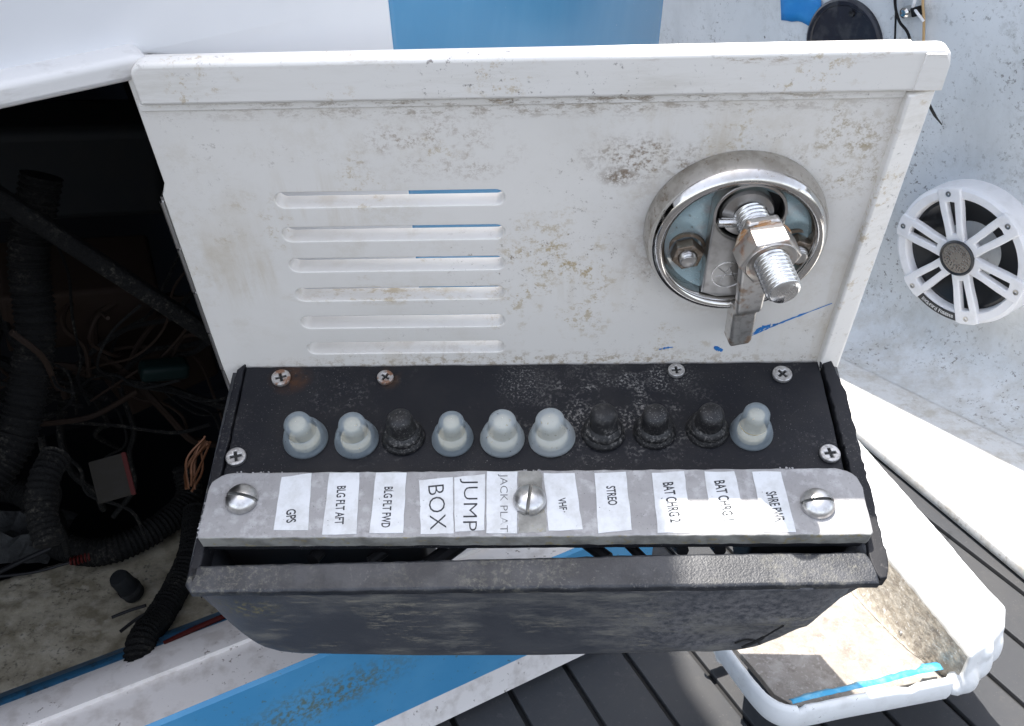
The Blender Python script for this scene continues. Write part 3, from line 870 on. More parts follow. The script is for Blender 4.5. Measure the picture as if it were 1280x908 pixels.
# dense front wall grid so the moulded dent at the right can be shaped
def inside(x):
    """lower edge at x"""
    for a, c in zip(out[:-1], out[1:]):
        if a[0] <= x <= c[0]:
            k = (x - a[0]) / max(1e-9, c[0] - a[0])
            return a[1] + (c[1] - a[1]) * k
    return 0
vs, fs = [], []
GX, GZ = 116, 22
for i in range(GX + 1):
    x = -0.1500 + (0.1405 + 0.1500) * i / GX
    lo = inside(min(max(x, -0.14999), 0.14049)) if 0 < i < GX else -0.0005
    for j in range(GZ + 1):
        z = lo * j / GZ
        d = math.hypot((x - 0.098) / 0.030, (z + 0.058) / 0.018)
        y = -0.1175
        y += 0.0030 * math.exp(-d * d * 1.6)                               # moulded dish
        y += 0.0020 * math.exp(-((d - 1.15) / 0.18) ** 2) * -0.5           # soft rim round it
        e = max(0.0, (x - 0.112) / 0.0285)
        y += 0.010 * e * e                                                  # corner rolls back
        e = max(0.0, (-0.132 - x) / 0.018)
        y += 0.007 * e * e
        q = j / GZ
        y += 0.0030 * max(0, (q - 0.86) / 0.14) ** 2                        # lower edge rolls back
        vs.append((x, y, z - 0.0015))
for i in range(GX):
    for j in range(GZ):
        k = i * (GZ + 1) + j
        fs.append((k, k + 1, k + GZ + 2, k + GZ + 1))
bw.add(vs, fs)
fw = bw.build('front_wall', 'black_worn_painted_sheen', fb, smooth=50)
so = fw.modifiers.new('thickness', 'SOLIDIFY')
so.thickness = 0.003
so.offset = -1 if True else 1
# crescent crack in the dent
b = MB().tube(smooth_path([(0.0920, -0.1163, -0.0685), (0.0960, -0.1160, -0.0655), (0.1010, -0.1161, -0.0660), (0.1040, -0.1164, -0.0690)], 6), 0.0005, 6)
b.build('crack', 'dark', fb)
b = MB().tube(smooth_path([(0.0955, -0.1176, -0.0700), (0.1000, -0.1178, -0.0630), (0.1035, -0.1178, -0.0560), (0.1065, -0.1178, -0.0490), (0.1095, -0.1178, -0.0425)], 6), [0.0007] * 12 + [0.0004] * 13, 6)
b.build('crack', 'dark', fb)
# lip along the top of the front wall
lipo = rough_line([(-0.1500, -0.1070), (-0.06, -0.1054), (0.06, -0.1028), (0.1375, -0.1024), (0.1415, -0.1085), (0.1405, -0.1170), (0.06, -0.1180), (-0.1470, -0.1195), (-0.1502, -0.1160)], 0.005, 0.00025, rr_)
MB().mesh(plate([lipo], -0.0040, 0.0012, 0.0013)).build('lip', 'lip', fb)
# side walls going back to the door
for sx, pts in ((-1, [(-0.1490, -0.001), (-0.1490, -0.015), (-0.1470, -0.030), (-0.1430, -0.047), (-0.1375, -0.062)]), (1, [(0.1400, -0.001), (0.1370, -0.010), (0.1325, -0.020), (0.1255, -0.036), (0.1190, -0.052)])):
    vs, fs = [], []
    for i, (x, z) in enumerate(pts):
        for y in (-0.112, -0.05, -0.004):
            vs.append((x + (0.004 if sx > 0 and y > -0.1 else 0), y, z * (1.0 if y < -0.1 else 0.8 if y < -0.02 else 0.6)))
    for i in range(len(pts) - 1):
        for k in range(2):
            fs.append((i * 3 + k, i * 3 + k + 1, i * 3 + k + 4, i * 3 + k + 3))
    o = MB().add(vs, fs).build('side_wall', 'black_worn_painted_sheen', fb)
    s = o.modifiers.new('thickness', 'SOLIDIFY')
    s.thickness = 0.003
    s.offset = 0
# wires and posts seen through the slot
for pts, r in (([(-0.05, -0.103, -0.012), (-0.02, -0.075, -0.016), (-0.005, -0.05, -0.024), (0.0, -0.02, -0.04)], 0.004),
               ([(0.03, -0.100, -0.010), (0.010, -0.080, -0.016), (-0.012, -0.055, -0.026), (-0.03, -0.02, -0.04)], 0.0030),
               ([(0.045, -0.100, -0.010), (0.030, -0.080, -0.014), (0.014, -0.055, -0.026), (0.010, -0.02, -0.04)], 0.0022),
               ([(-0.075, -0.100, -0.012), (-0.055, -0.080, -0.016), (-0.04, -0.055, -0.026), (-0.05, -0.02, -0.04)], 0.0026),
               ([(-0.10, -0.100, -0.010), (-0.088, -0.070, -0.020), (-0.085, -0.03, -0.03)], 0.0030),
               ([(0.062, -0.098, -0.006), (0.060, -0.085, -0.020), (0.056, -0.06, -0.035)], 0.0028),
               ([(0.078, -0.098, -0.006), (0.078, -0.085, -0.020), (0.080, -0.06, -0.035)], 0.0028)):
    MB().tube(smooth_path(pts, 8), r, 10).build('wire', 'wire_black', fb)
for x0, x1 in ((0.092, 0.135), (-0.140, -0.050)):
    MB().mesh(plate([rrect(x0, -0.096, x1, -0.02, 0.003, 3)], -0.045, -0.006, 0.001)).build('relay', 'wire_black', fb)

# pan-head screws with a cross recess
def cross(a, w):
    return [(a, w), (w, w), (w, a), (-w, a), (-w, w), (-a, w), (-a, -w), (-w, -w), (-w, -a), (w, -a), (w, -w), (a, -w)]
sm = MB()
sm.mesh(plate([circle(0, 0, 0.0047, 28), cross(0.0026, 0.00065)[::-1]], 0.0, 0.0022, 0.0006), 0)
sm.mesh(plate([circle(0, 0, 0.0038, 20)], -0.0008, 0.0008), 1)
sc = [((-0.1254, -0.0088), 20, 'screw_rust', 'screw with rust bleeding round its head'), ((-0.0742, -0.0092), -35, 'screw_rust', 'rust-streaked screw'), ((0.0671, -0.0070), 5, 'screw', None), ((0.1175, -0.0098), 40, 'screw', None), ((-0.1395, -0.0534), 15, 'screw', None), ((0.1318, -0.0543), 8, 'screw', None)]
for (x, y), a, m, lab in sc:
    o = sm.build('screw', [m, 'dark'], fb)
    o.location = (x, y, 0.0001)
    o.rotation_euler = (R.uniform(-.05, .05), R.uniform(-.05, .05), math.radians(a))
    o.scale = (0.86, 0.86, 1) if x in (0.0671, -0.0742) else (1, 1, 1)
    if lab:
        o['label'] = lab

# push-button boots
def boot(kind, tilt, az, h=1.0):
    b = MB()
    if kind == 'clear':
        prof = [(0.0098, 0.0000), (0.0103, 0.0006), (0.0102, 0.0018), (0.0098, 0.0026), (0.0096, 0.0036), (0.0090, 0.0058), (0.0079, 0.0078), (0.0068, 0.0088)]
        b.lathe(prof, 36)
        st = [(0.0068, 0.0086), (0.0064, 0.0094), (0.0064, 0.0140), (0.0061, 0.0160), (0.0052, 0.0175), (0.0036, 0.0184), (0.0018, 0.0188), (0.0001, 0.0189)]
    else:
        prof = [(0.0095, 0.0000), (0.0098, 0.0008), (0.0095, 0.0020), (0.0086, 0.0030), (0.0083, 0.0036), (0.0086, 0.0042), (0.0082, 0.0056), (0.0070, 0.0068), (0.0064, 0.0074)]
        b.lathe(prof, 36)
        st = [(0.0064, 0.0074), (0.0060, 0.0082), (0.0060, 0.0142), (0.0056, 0.0160), (0.0046, 0.0174), (0.0030, 0.0182), (0.0001, 0.0185)]
    Tt = T3(0, 0, 0.0078) @ Matrix.Rotation(math.radians(tilt), 4, Vector((math.cos(az), math.sin(az), 0))) @ T3(0, 0, -0.0078)
    b.lathe([(r, 0.0074 + (z - 0.0074) * h) for r, z in st], 36, 0, Tt)
    return b, Tt
kinds = ['c', 'c', 'b', 'c', 'd', 'd', 'k', 'b', 'b', 'c']
bx = [-0.1085, -0.0845, -0.0628, -0.0398, -0.0167, 0.0063, 0.0300, 0.0538, 0.0782, 0.0982]
by = [-0.0438, -0.0445, -0.0432, -0.0442, -0.0446, -0.0442, -0.0420, -0.0412, -0.0406, -0.0424]
lean = [(7, 2.2), (6, 2.0), (5, 3.3), (2, 1.0), (2, 0), (2, 0), (6, -0.6), (5, -1.0), (6, -0.9), (6, -1.2)]
for i, k in enumerate(kinds):
    clear = k in 'cd'
    b, Tt = boot('clear' if clear else 'black', lean[i][0], lean[i][1], R.uniform(0.93, 1.05))
    m = {'c': 'silicone', 'd': 'silicone_dusty', 'b': 'rubber', 'k': 'rubber_dirty'}[k]
    o = b.build('breaker_button', m, fb, smooth=55)
    o.location = (bx[i], by[i], 0.0002)
    o.rotation_euler = (R.uniform(-.05, .05), R.uniform(-.05, .05), R.uniform(0, 6))
    sc_ = R.uniform(0.96, 1.05)
    o.scale = (sc_, sc_ * R.uniform(0.97, 1.03), R.uniform(0.95, 1.04))
    o['label'] = {'c': 'clear silicone breaker boot', 'd': 'clear breaker boot filmed with dust', 'b': 'black rubber breaker boot', 'k': 'black breaker boot caked with salt'}[k]
    if clear:
        s = MB().lathe([(0.0040, 0.0010), (0.0041, 0.0138), (0.0038, 0.0156), (0.0024, 0.0166), (0.0001, 0.0168)], 20, 0, Tt)
        s.lathe([(0.0070, 0.0004), (0.0070, 0.0032), (0.0040, 0.0040)], 24, 0)
        s.build('stud', 'stud', o)

# ---- labelled metal bar
bar_out = rough_line(rrect(-0.1462, -0.0985, 0.1400, -0.0662, (0.0100, 0.0095, 0.0012, 0.0016), 6), 0.004, 0.00022, rr_)
bm_ = MB().mesh(plate([bar_out], 0.0006, 0.0090, 0.0007))
bar = bm_.build('label_bar', ['aluminium', 'bar_edge'], fb)
for p in bar.data.polygons:
    if p.normal.y < -0.6:
        p.material_index = 1
# ragged swarf along the bar's left end and top edge
b = MB()
for k in range(40):
    u = R.random()
    if u < 0.45:
        x, y, z = -0.1464 + R.uniform(-.0003, .0006), R.uniform(-0.098, -0.078), 0.0085
    else:
        x, y, z = R.choice([R.uniform(-0.145, -0.11), R.uniform(-0.008, 0.002), R.uniform(0.104, 0.112)]), -0.0662 + R.uniform(-.0003, .0004), 0.0088
    s = R.uniform(0.0003, 0.0010)
    b.box((0, 0, 0), (s, s * 0.7, s * 0.6), 0, T3(x, y, z) @ RZ(R.uniform(0, 180)) @ RX(R.uniform(0, 90)))
b.build('burrs', 'aluminium', bar)['kind'] = 'stuff'
# slotted screws
def slotted():
    b = MB()
    prof = [(0.0072, 0.0), (0.0073, 0.0008), (0.0069, 0.0022), (0.0058, 0.0036), (0.0040, 0.0046), (0.0020, 0.0051), (0.0001, 0.0052)]
    tmp = MB().lathe(prof, 40)
    for s in (-1, 1):
        me = bpy.data.meshes.new('t')
        me.from_pydata(tmp.v, [], tmp.f)
        bm = bmesh.new()
        bm.from_mesh(me)
        bmesh.ops.remove_doubles(bm, verts=bm.verts, dist=1e-6)
        r = bmesh.ops.bisect_plane(bm, geom=bm.verts[:] + bm.edges[:] + bm.faces[:], plane_co=(0, s * 0.00075, 0), plane_no=(0, -s, 0), clear_outer=True)
        bmesh.ops.holes_fill(bm, edges=[e for e in bm.edges if e.is_boundary], sides=200)
        bm.to_mesh(me)
        bm.free()
        b.mesh(me, 0)
    b.lathe([(0.0066, 0.0001), (0.0064, 0.0018), (0.0001, 0.0026)], 28, 1)
    return b
for (x, y, a, lab) in ((-0.1300, -0.0800, -10, None), (-0.0041, -0.0814, 82, None), (0.1190, -0.0842, 3, 'salt-crusted slotted screw')):
    o = slotted().build('slotted_screw', ['slot_screw', 'bar_edge'], bar)
    o.location = (x, y, 0.0091)
    o.rotation_euler = (0, 0, math.radians(a))
    if lab:
        o['label'] = lab
# paper labels with lettering
labs = [
    ('GPS', [(-114.2, -68.9), (-101.0, -66.9), (-98.9, -94.9), (-113.7, -94.8)], (-107.1, -88.1), 6.6, 4.3, (1.0, -6.5), 0, 'ink'),
    ('BLG FLT AFT', [(-93.1, -66.9), (-79.5, -67.0), (-77.7, -96.9), (-92.4, -97.1)], (-86.3, -83.0), 18.8, 4.0, (1.1, -18.7), 0, 'ink'),
    ('BLG FLT FWD', [(-72.3, -66.9), (-58.7, -67.0), (-57.9, -96.7), (-72.3, -96.6)], (-65.8, -84.1), 19.8, 3.9, (0.3, -19.8), 0, 'ink'),
    ('BOX', [(-52.7, -71.1), (-38.0, -69.6), (-36.4, -96.8), (-50.3, -97.1)], (-44.1, -84.2), 21.5, 7.0, (2.2, -21.3), -0.012, 'ink'),
    ('JUMP', [(-37.4, -69.6), (-23.8, -68.1), (-23.4, -95.4), (-35.8, -96.1)], (-30.7, -83.1), 25.4, 8.0, (0.2, -26.0), -0.012, 'ink'),
    ('JACK PLAT', [(-22.9, -66.9), (-9.5, -67.0), (-9.4, -97.0), (-22.4, -97.0)], (-15.7, -82.4), 28.4, 4.3, (0.4, -29.9), -0.008, 'ink_worn'),
    ('VHF', [(2.3, -67.9), (15.7, -68.0), (18.3, -95.3), (4.0, -95.9)], (10.1, -83.2), 5.9, 3.3, (0.6, -5.8), 0, 'ink'),
    ('STREO', [(24.5, -68.1), (38.3, -67.4), (39.2, -95.8), (24.9, -97.2)], (31.5, -79.3), 9.4, 4.1, (0.5, -9.4), 0, 'ink'),
    ('BAT CHRG 2', [(49.8, -68.3), (63.9, -67.6), (64.0, -97.2), (49.9, -97.2)], (57.1, -82.7), 19.4, 4.8, (1.6, -18.2), 0, 'ink'),
    ('BAT CHRG 1', [(72.6, -67.7), (85.9, -67.8), (87.7, -97.2), (73.7, -97.2)], (79.6, -81.9), 19.4, 4.8, (1.8, -18.6), 0, 'ink'),
    ('SHRE PWR', [(93.6, -67.9), (106.0, -68.0), (107.8, -97.2), (94.4, -97.2)], (101.0, -85.2), 14.6, 4.6, (1.8, -13.8), 0, 'ink'),
]
for i, (s, q, c, ln, cap, d, thin, ink) in enumerate(labs):
    b = MB()
    q2 = rough_line([(x / 1000, y / 1000) for x, y in q], 0.004, 0.00018, rr_)
    zt_ = 0.00922 + 0.00006 * (i % 3)
    b.mesh(plate([q2], 0.0089, zt_), 0)
    tm = text_mesh(s, ln / 1000, cap / 1000, thin if thin else 0.021)
    ang = math.atan2(d[1], d[0])
    b.mesh(tm, 1, T3(c[0] / 1000, c[1] / 1000, zt_ + 0.00004) @ Matrix.Rotation(ang, 4, 'Z'))
    o = b.build('label', ['paper', ink], bar, smooth=0)
    o['label'] = 'white label reading ' + s
# adhesive residue patches round the middle and right screws
b = MB().mesh(plate([rough_line([(-0.0092, -0.0670), (0.0012, -0.0668), (0.0032, -0.0965), (-0.0088, -0.0968)], 0.002, 0.0004, rr_)], 0.0089, 0.00912))
b.build('residue', 'bar_edge', bar)

# ------------------------------------------------------------------ speaker on the hull wall
SZ = WN
SX = WD
SY = SZ.cross(SX).normalized()
if SY.z < 0:
    SX = -SX
    SY = SZ.cross(SX).normalized()
spk = frame('speaker', WP, SX, SY, SZ)
spk.scale = (1.128, 1.128, 1.128)
tag(spk, 'round white marine speaker with six forked spokes on hull wall', 'speaker')
SR = 0.0600
MB().lathe([(SR * 1.0, 0.0), (SR * 1.0, 0.014), (SR * 0.985, 0.0175), (SR * 0.94, 0.0195), (SR * 0.84, 0.0190), (SR * 0.815, 0.0170), (SR * 0.80, 0.010)], 80).build('ring', 'spk_white', spk)
MB().lathe([(SR * 0.83, 0.012), (SR * 0.76, 0.0125), (SR * 0.70, 0.0105), (SR * 0.66, 0.009), (SR * 0.30, -0.004), (0.0001, -0.005)], 64).build('cone', 'cone', spk)
for k in range(6):
    a = 48 + 60 * k
    o_ = [(0.010, -0.0078), (0.026, -0.0082), (0.040, -0.0096), (0.0575, -0.0104), (0.0592, -0.006), (0.0592, 0.006), (0.0575, 0.0104), (0.040, 0.0096), (0.026, 0.0082), (0.010, 0.0078)]
    h_ = [(0.0205, -0.0018), (0.0205, 0.0018), (0.0465, 0.0036), (0.0472, 0.0), (0.0465, -0.0036)]
    b = MB().mesh(plate([o_, h_], 0.0150, 0.0212, 0.0014))
    o = b.build('spoke', 'spk_white', spk)
    o.rotation_euler = (0, 0, math.radians(a))
    sb = MB()
    sb.lathe([(0.0023, 0.0207), (0.0022, 0.0217), (0.0010, 0.0216), (0.0009, 0.0210), (0.0001, 0.0210)], 18, 0, T3(0.0540, 0, 0), mids=[0, 0, 1, 1])
    sb.build('screw', ['satin', 'dark'], o)
b = MB().lathe([(0.0152, 0.015), (0.0152, 0.0225), (0.0142, 0.0236), (0.0132, 0.0230), (0.0128, 0.0215)], 48)
tw = b.build('tweeter', 'cone', spk)
holes = []
for ring_r, cnt in ((0.0062, 14), (0.0082, 18), (0.0103, 22)):
    for k in range(cnt):
        a = 2 * PI * k / cnt + ring_r * 300
        holes.append(circle(ring_r * math.cos(a), ring_r * math.sin(a), 0.00082, 6, a))
b = MB().mesh(plate([circle(0, 0, 0.0129, 40)] + holes + [circle(0, 0, 0.0007, 10)], 0.0216, 0.0224))
b.build('grille', 'mesh_metal', tw)
bo = [(0.034 * 0 + SR * rr0 * math.cos(math.radians(a)), SR * rr0 * math.sin(math.radians(a))) for rr0, aa in ((0.965, range(238, 280, 4)), (0.855, range(276, 234, -4))) for a in aa]
bd = MB().mesh(plate([bo], 0.0188, 0.0202, 0.0003)).build('badge', 'badge', spk)
tb = MB()
word = 'Rockford Fosgate'
for i, ch in enumerate(word):
    if ch == ' ':
        continue
    a = math.radians(242 + 33 * (i + 0.5) / len(word))
    tmm = text_mesh(ch, 0.0019, 0.0036 if ch in 'RkdF' else 0.0027)
    tb.mesh(tmm, 0, T3(SR * 0.908 * math.cos(a), SR * 0.908 * math.sin(a), 0.02028) @ Matrix.Rotation(a + PI / 2, 4, 'Z'))
tb.build('lettering', 'badge_text', bd, smooth=0)

# ------------------------------------------------------------------ small things on the hull wall
def wall_frame(name, P):
    return frame(name, Vector(P), SX, SY, SZ)
cap = wall_frame('round_cap', (0.3210, 0.9541, 0.2249))
cap.scale = (1.45, 1.45, 1.1)
tag(cap, 'round black screw-on cap on hull wall, half hidden by hatch door top', 'cap')
MB().lathe([(0.0300, 0.0), (0.0300, 0.0035), (0.0285, 0.0048), (0.0262, 0.0046), (0.0255, 0.0034), (0.0001, 0.0036)], 56).build('cover', 'navy_cap', cap)
for a in (75, 195, 315):
    s = MB().lathe([(0.0022, 0.0040), (0.0020, 0.0056), (0.0006, 0.0052), (0.0001, 0.0050)], 14, 0, T3(0.0225 * math.cos(math.radians(a)), 0.0225 * math.sin(math.radians(a)), 0)).build('screw', 'black', cap)
tp = wall_frame('tape_piece', (0.2860, 0.9993, 0.2492))
tp.scale = (1.2, 1.2, 1.0)
tag(tp, 'torn piece of bright blue masking tape stuck on hull wall', 'tape')
vs, fs = [], []
for i in range(9):
    u = i / 8
    for j in range(5):
        w = j / 4
        x = -0.022 + 0.044 * u
        y = 0.015 - 0.026 * w - 0.005 * u + 0.004 * math.sin(u * 3) + R.uniform(-.0006, .0006)
        vs.append((x + 0.004 * w, y, 0.0006 + 0.0012 * abs(math.sin(u * 5 + w)) + R.uniform(0, .0003)))
for i in range(8):
    for j in range(4):
        k = i * 5 + j
        fs.append((k, k + 1, k + 6, k + 5))
o = MB().add(vs, fs).build('strip', 'tape', tp)
s_ = o.modifiers.new('thickness', 'SOLIDIFY')
s_.thickness = 0.0003
def off(p, d): return Vector(p) + WN * d
def wire(name, pts, r, m, label, cat='wire', group=None):
    o = MB().tube(smooth_path(pts, 10), r, 8).build(name, m)
    return tag(o, label, cat, group)
wire('wire', [off((0.3426, 0.9088, 0.2928), .004), off((0.3466, 0.9071, 0.2729), .004), off((0.3498, 0.9057, 0.2580), .005), off((0.3551, 0.9059, 0.2207), .004)], 0.0009, 'wire_black', 'straight thin black wire hanging on hull wall right of the black cap')
wire('wire', [off((0.3453, 0.9047, 0.2933), .006), off((0.3475, 0.9058, 0.2731), .007), off((0.3528, 0.9015, 0.2574), .007), off((0.3600, 0.8934, 0.2464), .006), off((0.3680, 0.8872, 0.2211), .005)], 0.0013, 'wire_black', 'thicker curving black cable hanging beside the thin wire on hull wall')
wire('wire', [off((0.3598, 0.8847, 0.2894), .004), off((0.3629, 0.8837, 0.2731), .005), off((0.3662, 0.8806, 0.2649), .008), off((0.3679, 0.8810, 0.2514), .006), off((0.3714, 0.8814, 0.2258), .004)], 0.0012, 'tan_wire', 'tan wire hanging from the terminal stud on hull wall')
stud = wall_frame('terminal_stud', (0.3585, 0.8913, 0.2672))
stud.scale = (1.15, 1.15, 1.15)
tag(stud, 'small chrome terminal stud with white wire ends on hull wall', 'terminal')
MB().lathe([(0.0044, 0.000), (0.0046, 0.003), (0.0040, 0.007), (0.0025, 0.0085), (0.0001, 0.0088)], 24, 0, T3(-0.006, -0.002, 0)).build('stud_head', 'chrome', stud)
MB().box((0.004, -0.001, 0.006), (0.006, 0.007, 0.007), 0, RZ(20)).build('clip', 'wire_black', stud, bevel=0.001)
MB().tube(smooth_path([(0.004, 0.002, 0.008), (0.009, 0.001, 0.012), (0.013, -0.005, 0.009)], 6), 0.0011, 8).tube(smooth_path([(0.002, 0.004, 0.008), (0.004, 0.010, 0.010), (0.003, 0.020, 0.006)], 6), 0.0014, 8).build('wire_end', 'spk_white', stud)
o = MB().tube(smooth_path([(0.2646, 0.6290, 0.2634), (0.2817, 0.6401, 0.2423), (0.2966, 0.6558, 0.2294)], 6), [0.0010] * 8 + [0.0008, 0.0007, 0.0006, 0.0005, 0.0004], 8).build('wire', 'wire_black')
tag(o, 'dark wire end poking out past the right edge of the hatch door', 'wire')

# ------------------------------------------------------------------ broken white bin lying on the deck
bin_ = bpy.data.objects.new('broken_bin', None)
C.objects.link(bin_)
bin_.location = (0, 0, -0.035)
tag(bin_, 'cracked white moulded tray with dirty raw inside, on deck under fuse box', 'tray')
rb = random.Random(11)
def xy(*ps): return [(p[0], p[1]) for p in ps]
fl = xy((0.1353, 0.4274, 0.0060), (0.1468, 0.4020, 0.0060), (0.1520, 0.3883, 0.0060), (0.1621, 0.3791, 0.0060), (0.1843, 0.3848, 0.0060), (0.2578, 0.4014, 0.0060), (0.2641, 0.4113, 0.0060), (0.2466, 0.5044, 0.0060), (0.2148, 0.6066, 0.0060), (0.1783, 0.5962, 0.0060), (0.1497, 0.4731, 0.0060))
MB().mesh(plate([fl], 0.0015, 0.006, 0.0005)).build('tray_floor', 'bin_floor', bin_)
# front and left wall: a swept rounded wall along the rim
rim = [(0.1274, 0.4215, 0.0180), (0.1317, 0.4093, 0.0180), (0.1365, 0.3964, 0.0180), (0.1413, 0.3846, 0.0180), (0.1465, 0.3760, 0.0180), (0.1540, 0.3715, 0.0180), (0.1653, 0.3720, 0.0180), (0.1893, 0.3777, 0.0180), (0.2186, 0.3840, 0.0180), (0.2526, 0.3916, 0.0180)]
P = smooth_path([(p[0], p[1], 0) for p in rim], 8)
vs, fs = [], []
prof = [(0.0000, 0.0165), (0.0006, 0.0176), (0.0020, 0.0180), (0.0034, 0.0172), (0.0042, 0.0150), (0.0040, 0.0060), (0.0022, 0.0010), (-0.0002, 0.0006), (-0.0004, 0.0060)]
n = len(prof)
for i, p in enumerate(P):
    d = (P[min(i + 1, len(P) - 1)] - P[max(i - 1, 0)]).normalized()
    nrm = Vector((d.y, -d.x, 0))                                 # outwards (towards the camera)
    chip = 0.0
    for (c0, dep) in ((0.62, 0.0035), (0.90, 0.0030)):
        chip = max(chip, dep * max(0, 1 - abs(i / len(P) - c0) / 0.018))
    for (o_, z) in prof:
        zz = z - (chip if z > 0.012 else 0)
        q = p + nrm * o_
        vs.append((q.x, q.y, zz + (rb.uniform(-.0002, .0002) if z > 0.01 else 0)))
for i in range(len(P) - 1):
    for k in range(n):
        fs.append((i * n + k, i * n + (k + 1) % n, (i + 1) * n + (k + 1) % n, (i + 1) * n + k))
fs += [tuple(range(n)), tuple((len(P) - 1) * n + k for k in range(n))]
MB().add(vs, fs).build('rim_wall', 'bin_white', bin_, smooth=60)
# thick right-hand side: top sheet, raw inner face, front end
H = 0.040
inner = [(0.2120, 0.6028, 0.0400), (0.2282, 0.5315, 0.0400), (0.2383, 0.4824, 0.0400), (0.2499, 0.4310, 0.0400), (0.2586, 0.3877, 0.0400)]
outer = [(0.2589, 0.6296, 0.0400), (0.2716, 0.5577, 0.0400), (0.2838, 0.4888, 0.0400), (0.2917, 0.4385, 0.0400), (0.2955, 0.4255, 0.0400), (0.2875, 0.4098, 0.0400), (0.2736, 0.3973, 0.0400)]
top_o = [(p[0], p[1]) for p in inner] + [(p[0], p[1]) for p in outer[::-1]]
b = MB().mesh(plate([top_o], 0.0010, H, 0.0045))
block = b
# raw glass-fibre face sloping from the block down to the floor
low = [(0.1919, 0.5754, 0.0065), (0.2103, 0.5121, 0.0065), (0.2254, 0.4637, 0.0065), (0.2401, 0.4249, 0.0065), (0.2579, 0.3985, 0.0065)]
I2 = smooth_path([(p[0] - 0.0035, p[1] - 0.002, 0.0385) for p in inner], 14)
L2 = smooth_path(low, 14)
vs, fs = [], []
K = 9
for i in range(len(I2)):
    for k in range(K + 1):
        t = k / K
        q = I2[i].lerp(L2[i], t)
        q.z = 0.0385 + (0.0065 - 0.0385) * (1 - (1 - t) ** 1.9)
        rib = 0.0009 * math.sin(i * 1.9 + 2.0 * t * 3 + 0.6 * math.sin(i * 0.7)) * math.sin(PI * t)
        vs.append((q.x + rib + rb.uniform(-.0003, .0003), q.y + rb.uniform(-.0003, .0003), q.z + rib + rb.uniform(-.0003, .0003)))
for i in range(len(I2) - 1):
    for k in range(K):
        a = i * (K + 1) + k
        fs.append((a, a + 1, a + K + 2, a + K + 1))
MB().add(vs, fs).build('raw_side', 'raw_glass', bin_, smooth=60)
# torn lobes on the front end of the block
for (p, r, h) in (((0.2822, 0.4112, 0.0220), 0.0075, 1.9), ((0.2729, 0.4025, 0.0180), 0.0080, 1.6), ((0.2625, 0.3950, 0.0130), 0.0085, 1.3), ((0.2569, 0.3927, 0.0090), 0.0055, 1.2), ((0.2716, 0.3997, 0.0300), 0.0060, 1.2)):
    block.lathe([(max(1e-4, r * math.cos(t)), r * h * math.sin(t)) for t in [-PI / 2 + PI * k / 10 for k in range(11)]], 18, 0, T3(*p))
o = block.build('side_block', 'bin_white', bin_, smooth=0)
rm = o.modifiers.new('remesh', 'REMESH')
rm.mode = 'VOXEL'
rm.voxel_size = 0.0013
rm.use_smooth_shade = True
sm_ = o.modifiers.new('smooth', 'SMOOTH')
sm_.iterations = 6
tx = bpy.data.textures.new('dent', 'CLOUDS')
tx.noise_scale = 0.012
ds = o.modifiers.new('dents', 'DISPLACE')
ds.texture = tx
ds.strength = 0.0008
ds.mid_level = 0.5
# faded blue tape along the inner front edge, ragged
tpts = [(0.1560, 0.3710, 0.0186), (0.1706, 0.3754, 0.0186), (0.1901, 0.3806, 0.0186), (0.2149, 0.3869, 0.0186), (0.2354, 0.3929, 0.0186), (0.2495, 0.3959, 0.0186)]
P = smooth_path(tpts, 6)
vs, fs = [], []
for i, p in enumerate(P):
    w0 = 0.0004 + rb.uniform(0, .0004)
    w1 = 0.0048 + rb.uniform(-.0006, .0008) + (0.0022 if i > len(P) - 6 else 0)
    vs += [(p.x + 0.0004, p.y - w0, 0.0187), (p.x, p.y + w1 * 0.5, 0.0186), (p.x - 0.0004, p.y + w1, 0.0165)]
for i in range(len(P) - 1):
    for k in range(2):
        fs.append((3 * i + k, 3 * i + 3 + k, 3 * i + 4 + k, 3 * i + 1 + k))
o = MB().add(vs, fs).build('blue_edging', 'tape_pale', bin_)
s_ = o.modifiers.new('thickness', 'SOLIDIFY')
s_.thickness = 0.0004
MB().tube([(0.2390, 0.4321, 0.0100), (0.2559, 0.4362, 0.0140)], 0.0016, 10).build('pin', 'satin', bin_, bevel=0.0004)
MB().mesh(plate([rrect(0.196, 0.445, 0.232, 0.530, 0.004, 3)], -0.0545, 0.0030, 0.001)).build('pedestal', 'bin_white', bin_)
# white plastic foot and dark blue scrap beside the tray
ft = MB().tube(smooth_path([(0.1269, 0.4633, -0.0550), (0.1384, 0.4642, -0.0720), (0.1421, 0.4638, -0.0820)], 6), [0.004] * 10 + [0.0042, 0.004, 0.003], 12).build('plastic_foot', 'bin_white')
tag(ft, 'small white rounded plastic foot on deck between fuse box and tray', 'foot')

